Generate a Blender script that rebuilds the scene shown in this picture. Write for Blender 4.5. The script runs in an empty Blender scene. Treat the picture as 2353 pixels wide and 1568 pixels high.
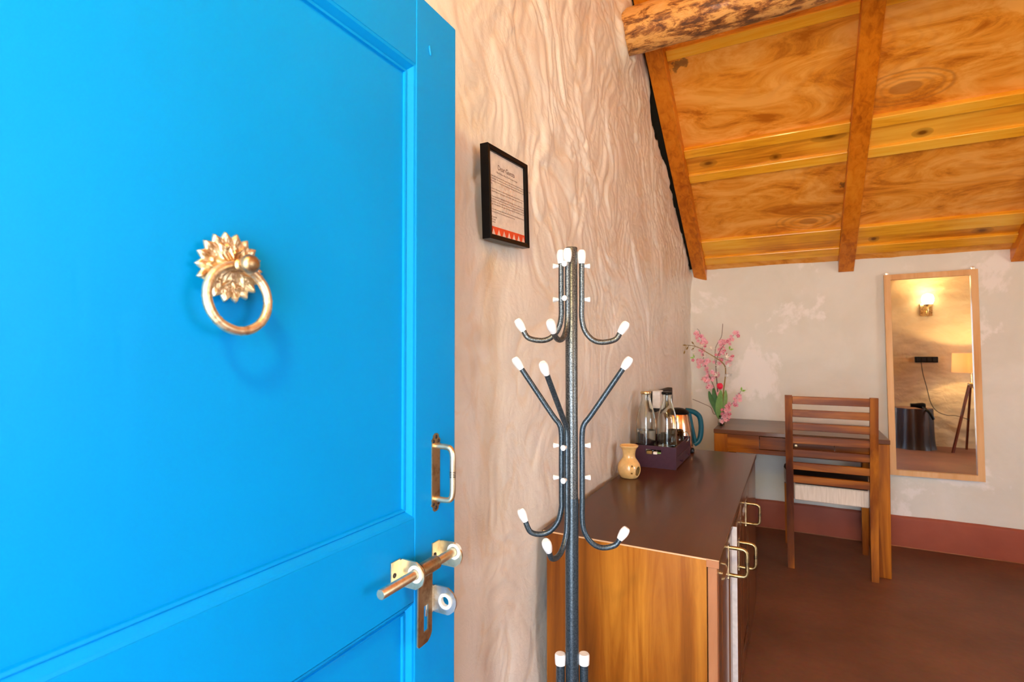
import bpy, bmesh, math, random
import numpy as np
from mathutils import Vector, Matrix
random.seed(7)
PI = math.pi
scene = bpy.context.scene
COL = scene.collection

# ------------------------------------------------------------------ camera
cam_d = bpy.data.cameras.new('camera'); cam = bpy.data.objects.new('camera', cam_d); COL.objects.link(cam)
cam_d.sensor_width = 36; cam_d.lens = 1210 / 2353 * 36; cam_d.clip_start = .02
cam.location = (0, 0, 1.25); cam.rotation_euler = (math.radians(91.1), 0, math.radians(28))
cam_d.dof.use_dof = True; cam_d.dof.focus_distance = 1.3; cam_d.dof.aperture_fstop = 6.5
scene.camera = cam
# ------------------------------------------------------------------ world, daylight, exposure
world = bpy.data.worlds.new('sky'); scene.world = world; world.use_nodes = True
wn = world.node_tree.nodes; wl = world.node_tree.links
bg = wn['Background']
tc = wn.new('ShaderNodeTexCoord'); sx = wn.new('ShaderNodeSeparateXYZ'); rp = wn.new('ShaderNodeValToRGB')
wl.new(tc.outputs['Generated'], sx.inputs[0]); wl.new(sx.outputs['Z'], rp.inputs[0]); wl.new(rp.outputs[0], bg.inputs[0])
rp.color_ramp.elements[0].position = 0; rp.color_ramp.elements[0].color = (.84, .91, 1, 1)
rp.color_ramp.elements[1].position = 1; rp.color_ramp.elements[1].color = (.42, .65, 1, 1)
bg.inputs[1].default_value = 8.5
def area(name, loc, rot, sx_, sy_, power, color, portal=False):
    l = bpy.data.lights.new(name, 'AREA'); l.shape = 'RECTANGLE'; l.size = sx_; l.size_y = sy_
    l.energy = power; l.color = color
    if portal: l.cycles.is_portal = True
    o = bpy.data.objects.new(name, l); COL.objects.link(o); o.location = loc; o.rotation_euler = rot
    return o
area('door_portal', (.06, -.88, .98), (math.radians(90), 0, PI), 1.25, 1.95, 1, (1, 1, 1), True)
area('added_window_portal', (3.98, .6, 1.35), (math.radians(90), 0, math.radians(90)), 1.5, 1.1, 1, (1, 1, 1), True)  # sits at the window added to the right wall
sun_d = bpy.data.lights.new('sun', 'SUN'); sun_d.energy = 30; sun_d.angle = .01; sun_d.color = (1, .95, .86)
sun = bpy.data.objects.new('sun', sun_d); COL.objects.link(sun); sun.rotation_euler = Vector((.62, -.25, -.74)).to_track_quat('-Z', 'Y').to_euler()
scene.view_settings.view_transform = 'Standard'; scene.view_settings.look = 'None'
scene.view_settings.gamma = 1; scene.view_settings.use_curve_mapping = False
scene.view_settings.exposure = 0.62
scene.cycles.max_bounces = 10; scene.cycles.diffuse_bounces = 6; scene.cycles.glossy_bounces = 5
scene.cycles.transmission_bounces = 10; scene.cycles.caustics_refractive = False; scene.cycles.caustics_reflective = False
scene.cycles.sample_clamp_indirect = 6
WARM = (1, .66, .28); YF_ = -.45
def lamp(name, loc, power, r=.03, color=WARM):
    l = bpy.data.lights.new(name, 'POINT'); l.energy = power; l.color = color; l.shadow_soft_size = r
    o = bpy.data.objects.new(name, l); COL.objects.link(o); o.location = loc; return o
lamp('sconce_light', (1.575, YF_ + .11, 1.95), 34, .05)
lamp('floor_lamp_light', (1.95, -.10, 1.12), 22)
lamp('added_door_head_fill', (-.05, -.36, 2.12), 38, .07, (1, .76, .34))  # added lamp without a fixture, warms the upper left wall
lamp('added_right_fill', (3.3, .5, 1.95), 22, .06)  # added warm fill from the right, no sconce stands here

# ------------------------------------------------------------------ materials
def nmat(name):
    m = bpy.data.materials.new(name); m.use_nodes = True
    nt = m.node_tree; return m, nt.nodes, nt.links, nt.nodes['Principled BSDF']
def setb(b, base=None, rough=None, metal=None, coat=None, spec=None, trans=None, ior=None, emit=None, es=None, sss=None, coat_r=None):
    for k, v in (('Base Color', base), ('Roughness', rough), ('Metallic', metal), ('Coat Weight', coat), ('Specular IOR Level', spec),
                 ('Transmission Weight', trans), ('IOR', ior), ('Emission Color', emit), ('Emission Strength', es), ('Subsurface Weight', sss), ('Coat Roughness', coat_r)):
        if v is None: continue
        b.inputs[k].default_value = (*v, 1) if isinstance(v, tuple) else v
def tex(n, l, kind='ShaderNodeTexNoise', scale=5., detail=4., rough=.5, dist=0., vec=None, sc=None, rot=None, coord='Object'):
    t = n.new(kind)
    if 'Scale' in t.inputs: t.inputs['Scale'].default_value = scale
    if 'Detail' in t.inputs: t.inputs['Detail'].default_value = detail
    if 'Roughness' in t.inputs: t.inputs['Roughness'].default_value = rough
    if 'Distortion' in t.inputs: t.inputs['Distortion'].default_value = dist
    if vec is None:
        c = n.new('ShaderNodeTexCoord'); vec = c.outputs[coord]
    if sc or rot:
        mp = n.new('ShaderNodeMapping'); l.new(vec, mp.inputs[0]); vec = mp.outputs[0]
        if sc: mp.inputs['Scale'].default_value = sc
        if rot: mp.inputs['Rotation'].default_value = rot
    l.new(vec, t.inputs['Vector'])
    return t
def ramp(n, l, fac, stops):
    r = n.new('ShaderNodeValToRGB'); e = r.color_ramp.elements
    while len(e) < len(stops): e.new(.5)
    for i, (p, c) in enumerate(stops):
        e[i].position = p; e[i].color = (*c, 1) if isinstance(c, tuple) else (c, c, c, 1)
    l.new(fac, r.inputs[0]); return r
def math_n(n, l, op, a, b=None):
    m = n.new('ShaderNodeMath'); m.operation = op
    for i, v in enumerate((a, b)):
        if v is None: continue
        if isinstance(v, (int, float)): m.inputs[i].default_value = v
        else: l.new(v, m.inputs[i])
    return m
def mix(n, l, fac, a, b, mode='MIX'):
    m = n.new('ShaderNodeMix'); m.data_type = 'RGBA'; m.blend_type = mode
    if isinstance(fac, (int, float)): m.inputs[0].default_value = fac
    else: l.new(fac, m.inputs[0])
    for i, v in ((6, a), (7, b)):
        if isinstance(v, tuple): m.inputs[i].default_value = (*v, 1)
        else: l.new(v, m.inputs[i])
    return m
def bump(n, l, b, h, strength=.2, dist=.01):
    u = n.new('ShaderNodeBump'); u.inputs['Strength'].default_value = strength; u.inputs['Distance'].default_value = dist
    l.new(h, u.inputs['Height']); l.new(u.outputs[0], b.inputs['Normal'])
def plain(name, base, rough=.5, metal=0., **k):
    if max(base) < .2: k.setdefault('spec', .2)
    m, n, l, b = nmat(name); setb(b, base, rough, metal, **k)
    t = tex(n, l, scale=60, detail=3); r = ramp(n, l, t.outputs[0], [(.3, tuple(c * .88 for c in base)), (.7, tuple(min(1, c * 1.08) for c in base))])
    l.new(r.outputs[0], b.inputs['Base Color']); return m
def knot(n, l, c, rad, wob=.35, vec=None, ns_=7):   # 0 at the knot's centre, 1 at its rim
    if vec is None: vec = n.new('ShaderNodeTexCoord').outputs['Object']
    nz = tex(n, l, scale=ns_, detail=3, vec=vec) 
    a = n.new('ShaderNodeVectorMath'); a.operation = 'SUBTRACT'; l.new(vec, a.inputs[0]); a.inputs[1].default_value = c
    m_ = n.new('ShaderNodeVectorMath'); m_.operation = 'MULTIPLY'; l.new(a.outputs[0], m_.inputs[0]); m_.inputs[1].default_value = tuple(1 / q for q in rad)
    ln = n.new('ShaderNodeVectorMath'); ln.operation = 'LENGTH'; l.new(m_.outputs[0], ln.inputs[0])
    return math_n(n, l, 'ADD', ln.outputs['Value'], math_n(n, l, 'MULTIPLY', math_n(n, l, 'SUBTRACT', nz.outputs[0], .5).outputs[0], wob).outputs[0])
def wood(name, dark, mid, light, axis='z', scale=1., rough=.3, coat=.4, streak=14., knots=False, cr=.12):
    m, n, l, b = nmat(name); setb(b, mid, rough, 0, coat=coat, coat_r=cr, spec=.16)
    s = {'x': (.07, 1, 1), 'y': (1, .07, 1), 'z': (1, 1, .07)}[axis]
    t = tex(n, l, scale=streak * scale, detail=8, rough=.62, dist=.6, sc=s)
    t2 = tex(n, l, scale=2.2 * scale, detail=3, dist=1.0, sc=tuple(.3 if q < 1 else 1 for q in s))
    f = math_n(n, l, 'ADD', math_n(n, l, 'MULTIPLY', t.outputs[0], .5).outputs[0], math_n(n, l, 'MULTIPLY', t2.outputs[0], .6).outputs[0])
    r = ramp(n, l, f.outputs[0], [(.40, dark), (.54, mid), (.68, light)])
    out = r.outputs[0]
    for c_, r_ in (knots or ()):
        d_ = knot(n, l, c_, r_, .25)
        k = ramp(n, l, d_.outputs[0], [(.42, .95), (.62, .45), (.9, .30), (1., 0.)])
        out = mix(n, l, k.outputs[0], out, tuple(c * .35 for c in dark)).outputs[2]
    l.new(out, b.inputs['Base Color'])
    bump(n, l, b, t.outputs[0], .12, .004)
    return m

# left wall plaster
def plaster(name, c_lo, c_hi, c_rec=None, rough=.5, spec=.4, fine=1., patch=None, bs=.35):
    m, n, l, b = nmat(name); setb(b, c_lo, rough, spec=spec)
    t = tex(n, l, scale=2.2, detail=5, rough=.6, dist=.6); r = ramp(n, l, t.outputs[0], [(.35, c_lo), (.65, c_hi)])
    out = r.outputs[0]
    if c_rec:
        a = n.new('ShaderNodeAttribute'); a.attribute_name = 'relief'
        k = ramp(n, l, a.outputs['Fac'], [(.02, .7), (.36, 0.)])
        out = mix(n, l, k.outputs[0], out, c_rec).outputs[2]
    if patch:
        t3 = tex(n, l, scale=1.7, detail=6, rough=.65, dist=.3); k3 = ramp(n, l, t3.outputs[0], [(.56, 0.), (.6, .75)])
        out = mix(n, l, k3.outputs[0], out, patch).outputs[2]
    l.new(out, b.inputs['Base Color'])
    t2 = tex(n, l, scale=34 * fine, detail=7, rough=.6, dist=1.2)
    t4 = tex(n, l, 'ShaderNodeTexNoise', scale=9 * fine, detail=5, rough=.55, dist=2.5)
    h = math_n(n, l, 'ADD', math_n(n, l, 'MULTIPLY', t2.outputs[0], .35).outputs[0], t4.outputs[0])
    bump(n, l, b, h.outputs[0], bs, .012)
    return m
M = {}
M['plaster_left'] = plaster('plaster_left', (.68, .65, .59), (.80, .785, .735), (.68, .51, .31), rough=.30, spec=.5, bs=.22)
M['plaster_back'] = plaster('plaster_back', (.70, .715, .655), (.77, .79, .75), None, rough=.75, spec=.2, fine=.6, patch=(.88, .88, .87), bs=.10)
M['plaster_front'] = plaster('plaster_front', (.50, .38, .22), (.60, .47, .29), None, rough=.7, spec=.2, fine=.5, bs=.6)
M['band_red'] = plaster('band_red', (.30, .075, .045), (.36, .10, .06), None, rough=.55, spec=.3, fine=.8, bs=.12)
m, n, l, b = nmat('floor_red'); setb(b, (.14, .06, .04), .5, spec=.22)
t = tex(n, l, scale=1.6, detail=6, rough=.6); t2 = tex(n, l, scale=45, detail=4)
r = ramp(n, l, t.outputs[0], [(.35, (.125, .055, .031)), (.65, (.19, .083, .048))])
r2 = mix(n, l, .25, r.outputs[0], t2.outputs[1], 'SOFT_LIGHT'); l.new(r2.outputs[2], b.inputs['Base Color'])
bump(n, l, b, math_n(n, l, 'ADD', t.outputs[0], math_n(n, l, 'MULTIPLY', t2.outputs[0], .06).outputs[0]).outputs[0], .35, .02)
M['floor'] = m
M['void'] = plain('dark_void', (.025, .022, .018), .95)
# ceiling plywood with swirling contour figure
m, n, l, b = nmat('plywood'); setb(b, (.6, .25, .07), .32, coat=.15, coat_r=.15, spec=.2)
t = tex(n, l, scale=1.25, detail=2.5, rough=.45, dist=.8, sc=(.8, 1.9, 1.9))
sn = math_n(n, l, 'SINE', math_n(n, l, 'MULTIPLY', t.outputs[0], 95).outputs[0])
tm = tex(n, l, scale=1.1, detail=3, dist=.5, sc=(1, 1.6, 1.6)); mk = ramp(n, l, tm.outputs[0], [(.50, .02), (.72, .30)])
tb = tex(n, l, scale=3.6, detail=8, rough=.66, dist=1.8, sc=(.6, 1.5, 1.5))
rb = ramp(n, l, tb.outputs[0], [(.34, (.46, .135, .008)), (.46, (.76, .30, .03)), (.60, (.88, .43, .09))])
dk = mix(n, l, math_n(n, l, 'MULTIPLY', math_n(n, l, 'MAXIMUM', sn.outputs[0], 0).outputs[0], mk.outputs[0]).outputs[0], rb.outputs[0], (.52, .19, .04))
out = dk.outputs[2]
for c_, r_, fr_ in (((.50, -1.035, .673), (.22, .12, .078), 30), ((.095, -.335, .218), (.19, .10, .065), 28), ((1.4, -.6, .39), (.2, .12, .08), 26)):
    d_ = knot(n, l, c_, r_, .30)
    w_ = math_n(n, l, 'MULTIPLY', math_n(n, l, 'ADD', math_n(n, l, 'SINE', math_n(n, l, 'MULTIPLY', d_.outputs[0], fr_).outputs[0]).outputs[0], .5).outputs[0], .5)
    k_ = ramp(n, l, d_.outputs[0], [(.28, .55), (.34, .25), (.9, .6), (1.0, 0.)])
    cr_ = ramp(n, l, d_.outputs[0], [(.27, 1.), (.33, 0.)])
    f_ = math_n(n, l, 'MAXIMUM', math_n(n, l, 'MULTIPLY', w_.outputs[0], k_.outputs[0]).outputs[0], math_n(n, l, 'MULTIPLY', cr_.outputs[0], .55).outputs[0])
    f_.use_clamp = True
    out = mix(n, l, f_.outputs[0], out, (.34, .12, .03)).outputs[2]
for c_, r_ in (((-.509, -1.361, .885), (.09, .05, .032)), ((.64, -.715, .465), (.05, .02, .013)), ((.73, -.728, .473), (.035, .02, .013)), ((.28, -.55, .36), (.06, .05, .03))):
    d_ = knot(n, l, c_, r_, 2.6, None, 28); k_ = ramp(n, l, d_.outputs[0], [(.42, .7), (.62, 0.)]); out = mix(n, l, k_.outputs[0], out, (.10, .05, .02)).outputs[2]
l.new(out, b.inputs['Base Color']); M['plywood'] = m
M['pine'] = wood('pine_plank', (.46, .14, .006), (.80, .35, .025), (.90, .50, .06), 'x', .9, .3, .5, streak=34, knots=[((x_, y_, z_), (w_ * 1.7, .034, .030)) for x_, y_, z_, w_ in ((-.074, -.796, .518, .022), (-.437, -.821, .534, .034), (.602, -.805, .523, .03), (.187, -.86, .56, .06), (1.9, -.8, .52, .03), (.992, -.16, .105, .035), (.463, -.165, .107, .02))])
M['pine_strip'] = wood('pine_strip', (.62, .24, .010), (.86, .42, .025), (.92, .55, .07), 'x', 1.2, .3, .5, streak=34)
M['rafter'] = wood('rafter_wood', (.34, .080, .003), (.62, .185, .008), (.72, .26, .018), 'y', 1., .32, .3, streak=34, knots=[((x_, y_, -.65 * y_), (.05, .022, .022)) for x_, y_ in ((.325, -.98), (.33, -.90), (.31, -.50), (.335, -.32), (.315, -.20), (-.61, -.10), (.33, -.62), (-.60, -.75))])
# log: mottled remains of bark
m, n, l, b = nmat('log_wood'); setb(b, (.6, .3, .1), .5, coat=.2)
t = tex(n, l, scale=30, detail=8, rough=.72, dist=.4, sc=(.38, 1, 1)); t2 = tex(n, l, scale=5, detail=4, sc=(.5, 1, 1))
rr = ramp(n, l, math_n(n, l, 'ADD', math_n(n, l, 'MULTIPLY', t.outputs[0], .7).outputs[0], math_n(n, l, 'MULTIPLY', t2.outputs[0], .3).outputs[0]).outputs[0],
          [(.40, (.10, .035, .012)), (.455, (.36, .14, .03)), (.50, (.74, .40, .11)), (.68, (.86, .56, .24))])
l.new(rr.outputs[0], b.inputs['Base Color']); bump(n, l, b, t.outputs[0], .5, .012); M['log'] = m
# blue gloss paint
m, n, l, b = nmat('blue_paint'); setb(b, (0, .33, .86), .40, spec=.12, coat=.0, coat_r=.25)
t = tex(n, l, scale=3, detail=3); t2 = tex(n, l, scale=40, detail=4, sc=(1, 1, .15))
r = ramp(n, l, t.outputs[0], [(.3, (.0, .225, .61)), (.7, (.0, .25, .67))]); l.new(r.outputs[0], b.inputs['Base Color'])
bump(n, l, b, math_n(n, l, 'ADD', t2.outputs[0], math_n(n, l, 'MULTIPLY', t.outputs[0], 2).outputs[0]).outputs[0], .12, .003); M['blue'] = m
def brass(name, c, rough, spots=(.25, .14, .05)):
    m, n, l, b = nmat(name); setb(b, c, rough, 1.)
    t = tex(n, l, scale=55, detail=6, rough=.7); r = ramp(n, l, t.outputs[0], [(.36, spots), (.52, c)])
    l.new(r.outputs[0], b.inputs['Base Color']); bump(n, l, b, t.outputs[0], .1, .001); return m
M['gold'] = brass('cast_gold', (.88, .74, .50), .42, (.50, .31, .14))
M['brass'] = brass('satin_brass', (.84, .73, .50), .36, (.68, .54, .33))
M['brass_dark'] = brass('antique_brass', (.40, .31, .16), .36, (.18, .12, .05))
M['bronze'] = brass('aged_bronze', (.50, .38, .22), .40, (.32, .21, .11))
M['zinc'] = brass('pale_zinc', (.72, .70, .66), .35, (.6, .5, .36))
M['screw'] = plain('screw_black', (.05, .045, .05), .35, .8)
M['nylon'] = plain('nylon_white', (.70, .74, .72), .4)
# hammered rack metal
m, n, l, b = nmat('hammered_metal'); setb(b, (.12, .14, .16), .36, .8)
v = tex(n, l, 'ShaderNodeTexVoronoi', scale=420); t = tex(n, l, scale=420, detail=1)
r = ramp(n, l, t.outputs[0], [(.38, (.055, .068, .075)), (.6, (.17, .19, .20))]); l.new(r.outputs[0], b.inputs['Base Color'])
bump(n, l, b, v.outputs['Distance'], .18, .0008); M['rack'] = m
m, n, l, b = nmat('dark_blue_metal'); setb(b, (.035, .055, .08), .32, .6)
t = tex(n, l, scale=300, detail=2); r = ramp(n, l, t.outputs[0], [(.4, (.03, .05, .07)), (.62, (.07, .10, .13))]); l.new(r.outputs[0], b.inputs['Base Color'])
bump(n, l, b, t.outputs[0], .2, .001); M['rack_dark'] = m
M['white_cap'] = plain('white_cap', (.76, .78, .80), .3)
M['cab_side'] = wood('cabinet_side_veneer', (.09, .022, .003), (.26, .082, .008), (.50, .205, .024), 'z', .8, .3, .22, streak=22, cr=.12)
M['cab_top'] = wood('cabinet_top_varnish', (.048, .013, .002), (.072, .021, .003), (.10, .033, .006), 'y', .6, .30, .14, cr=.10)
M['cab_door'] = wood('cabinet_door_wood', (.07, .022, .008), (.12, .042, .015), (.18, .07, .026), 'z', .9, .28, .5, cr=.08)
M['cab_edge'] = wood('cabinet_edge_strip', (.26, .10, .04), (.38, .165, .075), (.46, .22, .11), 'z', 1, .3, .2)
M['cab_lip'] = plain('pale_lip', (.62, .40, .22), .4)  # paler colour for the thin line along the top's edge
M['cab_glare'] = plain('painted_glare', (.62, .60, .60), .35)  # glare along the door edge, put into a pale colour
M['sheesham'] = wood('sheesham_wood', (.05, .008, .001), (.19, .048, .003), (.46, .16, .010), 'x', 1.6, .42, .06, streak=10, cr=.15)
M['sheesham_z'] = wood('sheesham_upright', (.05, .009, .001), (.20, .052, .003), (.46, .16, .010), 'z', 1.6, .42, .06, streak=10, cr=.15)
M['sheesham_top'] = wood('sheesham_top', (.05, .016, .006), (.10, .034, .013), (.16, .06, .024), 'x', 1.2, .3, .3, streak=10, cr=.12)
m, n, l, b = nmat('linen'); setb(b, (.66, .60, .52), .9, spec=.1)
t = tex(n, l, scale=140, detail=5, sc=(1, 1, .08)); r = ramp(n, l, t.outputs[0], [(.35, (.62, .57, .49)), (.65, (.74, .69, .61))]); l.new(r.outputs[0], b.inputs['Base Color'])
bump(n, l, b, t.outputs[0], .3, .002); M['linen'] = m
M['dark_fabric'] = plain('dark_fabric', (.045, .030, .028), .8)
M['frame_pine'] = wood('mirror_frame_pine', (.62, .33, .13), (.74, .46, .22), (.80, .55, .30), 'z', 1.6, .45, .15)
m, n, l, b = nmat('mirror_glass'); setb(b, (.93, .93, .91), .0, 1.); M['mirror'] = m
M['black_gloss'] = plain('black_gloss', (.004, .004, .005), .3, spec=.12)
M['black_matt'] = plain('black_matt', (.02, .02, .022), .6)
M['paper'] = plain('paper', (.74, .68, .62), .6)
M['ink'] = plain('ink', (.10, .05, .04), .7)
M['ink_red'] = plain('ink_red', (.72, .065, .015), .6)
M['ink_pale'] = plain('ink_pale', (.80, .60, .53), .6)
m, n, l, b = nmat('clear_glass'); setb(b, (.93, .98, .97), .02, trans=1., ior=1.45); M['glass'] = m
m, n, l, b = nmat('frame_glazing'); setb(b, (1, 1, 1), .03, spec=.5)
tp = n.new('ShaderNodeBsdfTransparent'); ms = n.new('ShaderNodeMixShader'); gl = n.new('ShaderNodeBsdfGlossy'); gl.inputs['Roughness'].default_value = .03
ms.inputs[0].default_value = .05; l.new(tp.outputs[0], ms.inputs[1]); l.new(gl.outputs[0], ms.inputs[2]); l.new(ms.outputs[0], n['Material Output'].inputs[0]); M['glazing'] = m
m, n, l, b = nmat('water'); setb(b, (.90, .97, .98), .0, trans=1., ior=1.33); M['water'] = m
M['ceramic'] = plain('yellow_ceramic', (.72, .48, .19), .18, coat=.6)
M['box'] = plain('aubergine_board', (.055, .022, .040), .45)
M['copper'] = brass('copper_steel', (.82, .50, .32), .18, (.70, .40, .25))
M['teal'] = plain('teal_plastic', (.006, .075, .115), .3)
M['gold_lid'] = brass('gold_lid', (.85, .66, .34), .3)
M['twig'] = plain('twig_brown', (.10, .055, .045), .7)
M['olive'] = plain('olive_stalk', (.24, .15, .03), .6)
M['leaf'] = plain('leaf_green', (.20, .40, .12), .5)
M['leaf_dark'] = plain('leaf_dark_green', (.07, .20, .065), .5)
M['sprig'] = plain('sprig_green', (.22, .50, .05), .5)
M['petal_pink'] = plain('petal_pink', (.84, .46, .56), .6)
M['petal_rose'] = plain('petal_rose', (.66, .16, .26), .6)
M['petal_peach'] = plain('petal_peach', (.90, .36, .25), .6)
M['petal_white'] = plain('petal_white', (.84, .82, .76), .6)
M['tulip'] = plain('tulip_red', (.78, .012, .07), .4)
m, n, l, b = nmat('stump_bark'); setb(b, (.05, .03, .02), .5, coat=.1)
t = tex(n, l, scale=9, detail=7, sc=(1, 1, .2)); r = ramp(n, l, t.outputs[0], [(.4, (.012, .007, .006)), (.7, (.06, .026, .013))]); l.new(r.outputs[0], b.inputs['Base Color'])
bump(n, l, b, t.outputs[0], .8, .02); M['stump'] = m
M['walnut'] = wood('dark_red_wood', (.07, .014, .006), (.13, .028, .012), (.19, .05, .02), 'z', 1.5, .3, .5)
m, n, l, b = nmat('lamp_shade'); setb(b, (.85, .72, .58), .8, trans=.0)
tr = n.new('ShaderNodeBsdfTranslucent'); tr.inputs[0].default_value = (.9, .68, .42, 1); ms = n.new('ShaderNodeMixShader'); ms.inputs[0].default_value = .45
l.new(b.outputs[0], ms.inputs[1]); l.new(tr.outputs[0], ms.inputs[2]); l.new(ms.outputs[0], n['Material Output'].inputs[0]); M['shade'] = m
m, n, l, b = nmat('lit_glass'); setb(b, (1, .95, .85), .3, emit=(1, .80, .48), es=14.); M['lit'] = m
M['ground'] = plain('outdoor_paving', (.55, .48, .40), .8)

# ------------------------------------------------------------------ mesh helpers
def wloc(o):
    v = Vector((0, 0, 0))
    while o: v += o.location; o = o.parent
    return v
def link(name, me, parent=None):
    o = bpy.data.objects.new(name, me); COL.objects.link(o)
    if parent: o.parent = parent
    return o
def obj(name, bm, m, parent=None, smooth=False, local=False, label=None, bevel=None):
    if parent and not local: bmesh.ops.translate(bm, verts=bm.verts, vec=-wloc(parent))
    bmesh.ops.recalc_face_normals(bm, faces=bm.faces)
    me = bpy.data.meshes.new(name); bm.to_mesh(me); bm.free()
    if smooth:
        for p in me.polygons: p.use_smooth = True
        if smooth != 'all': me.set_sharp_from_angle(angle=math.radians(40))
    me.materials.append(m if not isinstance(m, str) else M[m])
    o = link(name, me, parent)
    if label: o['label'] = label
    return o
def thing(name, loc, label, cat, group=None, rot=None):
    o = link(name, None); o.location = loc; o.empty_display_size = .05
    if rot: o.rotation_euler = rot
    return tag(o, label, cat, group)
def tag(o, label, cat, group=None):
    o['label'] = label; o['category'] = cat
    if group: o['group'] = group
    return o
def struct(o):
    o['kind'] = 'structure'; return o
def box(x0, x1, y0, y1, z0, z1, bv=0., bm=None, seg=1):
    b2 = bmesh.new(); r = bmesh.ops.create_cube(b2, size=1)
    for v in b2.verts: v.co = Vector(((x0 + x1) / 2 + v.co.x * (x1 - x0), (y0 + y1) / 2 + v.co.y * (y1 - y0), (z0 + z1) / 2 + v.co.z * (z1 - z0)))
    if bv: bmesh.ops.bevel(b2, geom=b2.edges[:], offset=bv, segments=seg, profile=.6, affect='EDGES')
    return join(bm, b2)
def join(bm, b2):
    if bm is None: return b2
    me = bpy.data.meshes.new('tmp'); b2.to_mesh(me); b2.free(); bm.from_mesh(me); bpy.data.meshes.remove(me); return bm
def hexa(p, bm=None, bv=0.):   # eight corners: bottom four, top four
    b2 = bmesh.new(); v = [b2.verts.new(q) for q in p]
    for f in ((3, 2, 1, 0), (4, 5, 6, 7), (0, 1, 5, 4), (1, 2, 6, 5), (2, 3, 7, 6), (3, 0, 4, 7)): b2.faces.new([v[i] for i in f])
    if bv: bmesh.ops.bevel(b2, geom=b2.edges[:], offset=bv, segments=1, affect='EDGES')
    return join(bm, b2)
def catmull(P, k=8):
    P = [Vector(p) for p in P]; out = []
    for i in range(len(P) - 1):
        a = P[max(i - 1, 0)]; b_ = P[i]; c = P[i + 1]; d = P[min(i + 2, len(P) - 1)]
        for j in range(k):
            t = j / k
            out.append(.5 * ((2 * b_) + (c - a) * t + (2 * a - 5 * b_ + 4 * c - d) * t * t + (3 * b_ - a - 3 * c + d) * t ** 3))
    out.append(P[-1]); return out
def tube(path, r, seg=12, bm=None, cap=True, closed=False):
    bm2 = bmesh.new(); P = [Vector(p) for p in path]; n_ = len(P); rings = []; up = None
    for i, p in enumerate(P):
        if closed: t = (P[(i + 1) % n_] - P[i - 1]).normalized()
        else: t = (P[min(i + 1, n_ - 1)] - P[max(i - 1, 0)]).normalized()
        if up is None:
            up = Vector((0, 0, 1)) if abs(t.z) < .9 else Vector((1, 0, 0))
        up = (up - t * up.dot(t)).normalized(); sd = t.cross(up)
        rr_ = r[i] if isinstance(r, (list, tuple)) else r
        rings.append([bm2.verts.new(p + (up * math.cos(a) + sd * math.sin(a)) * rr_) for a in (2 * PI * k / seg for k in range(seg))])
    for i in range(n_ if closed else n_ - 1):
        A = rings[i]; B = rings[(i + 1) % n_]
        for k in range(seg): bm2.faces.new((A[k], A[(k + 1) % seg], B[(k + 1) % seg], B[k]))
    if cap and not closed: bm2.faces.new(rings[0][::-1]); bm2.faces.new(rings[-1])
    return join(bm, bm2)
def lathe(prof, seg=32, c=(0, 0, 0), bm=None, axis=None, close=False):
    bm2 = bmesh.new(); rings = []
    for r, z in prof:
        if r < 1e-6: rings.append([bm2.verts.new((0, 0, z))])
        else: rings.append([bm2.verts.new((r * math.cos(2 * PI * k / seg), r * math.sin(2 * PI * k / seg), z)) for k in range(seg)])
    pr = list(zip(rings[:-1], rings[1:]))
    if close: pr.append((rings[-1], rings[0]))
    for A, B in pr:
        if len(A) == 1 and len(B) == 1: continue
        for k in range(seg):
            if len(A) == 1: bm2.faces.new((A[0], B[(k + 1) % seg], B[k]))
            elif len(B) == 1: bm2.faces.new((A[k], A[(k + 1) % seg], B[0]))
            else: bm2.faces.new((A[k], A[(k + 1) % seg], B[(k + 1) % seg], B[k]))
    if axis is not None:
        q = Vector((0, 0, 1)).rotation_difference(Vector(axis).normalized())
        bmesh.ops.rotate(bm2, verts=bm2.verts, cent=(0, 0, 0), matrix=q.to_matrix())
    bmesh.ops.translate(bm2, verts=bm2.verts, vec=c)
    return join(bm, bm2)
def prism(pts, d0, d1, fn, bm=None):   # outline pts (a,b) extruded along a third axis; fn(a,b,d) -> point
    bm2 = bmesh.new(); A = [bm2.verts.new(fn(a, b_, d0)) for a, b_ in pts]; B = [bm2.verts.new(fn(a, b_, d1)) for a, b_ in pts]
    bm2.faces.new(A[::-1]); bm2.faces.new(B); k = len(pts)
    for i in range(k): bm2.faces.new((A[i], A[(i + 1) % k], B[(i + 1) % k], B[i]))
    return join(bm, bm2)
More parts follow.
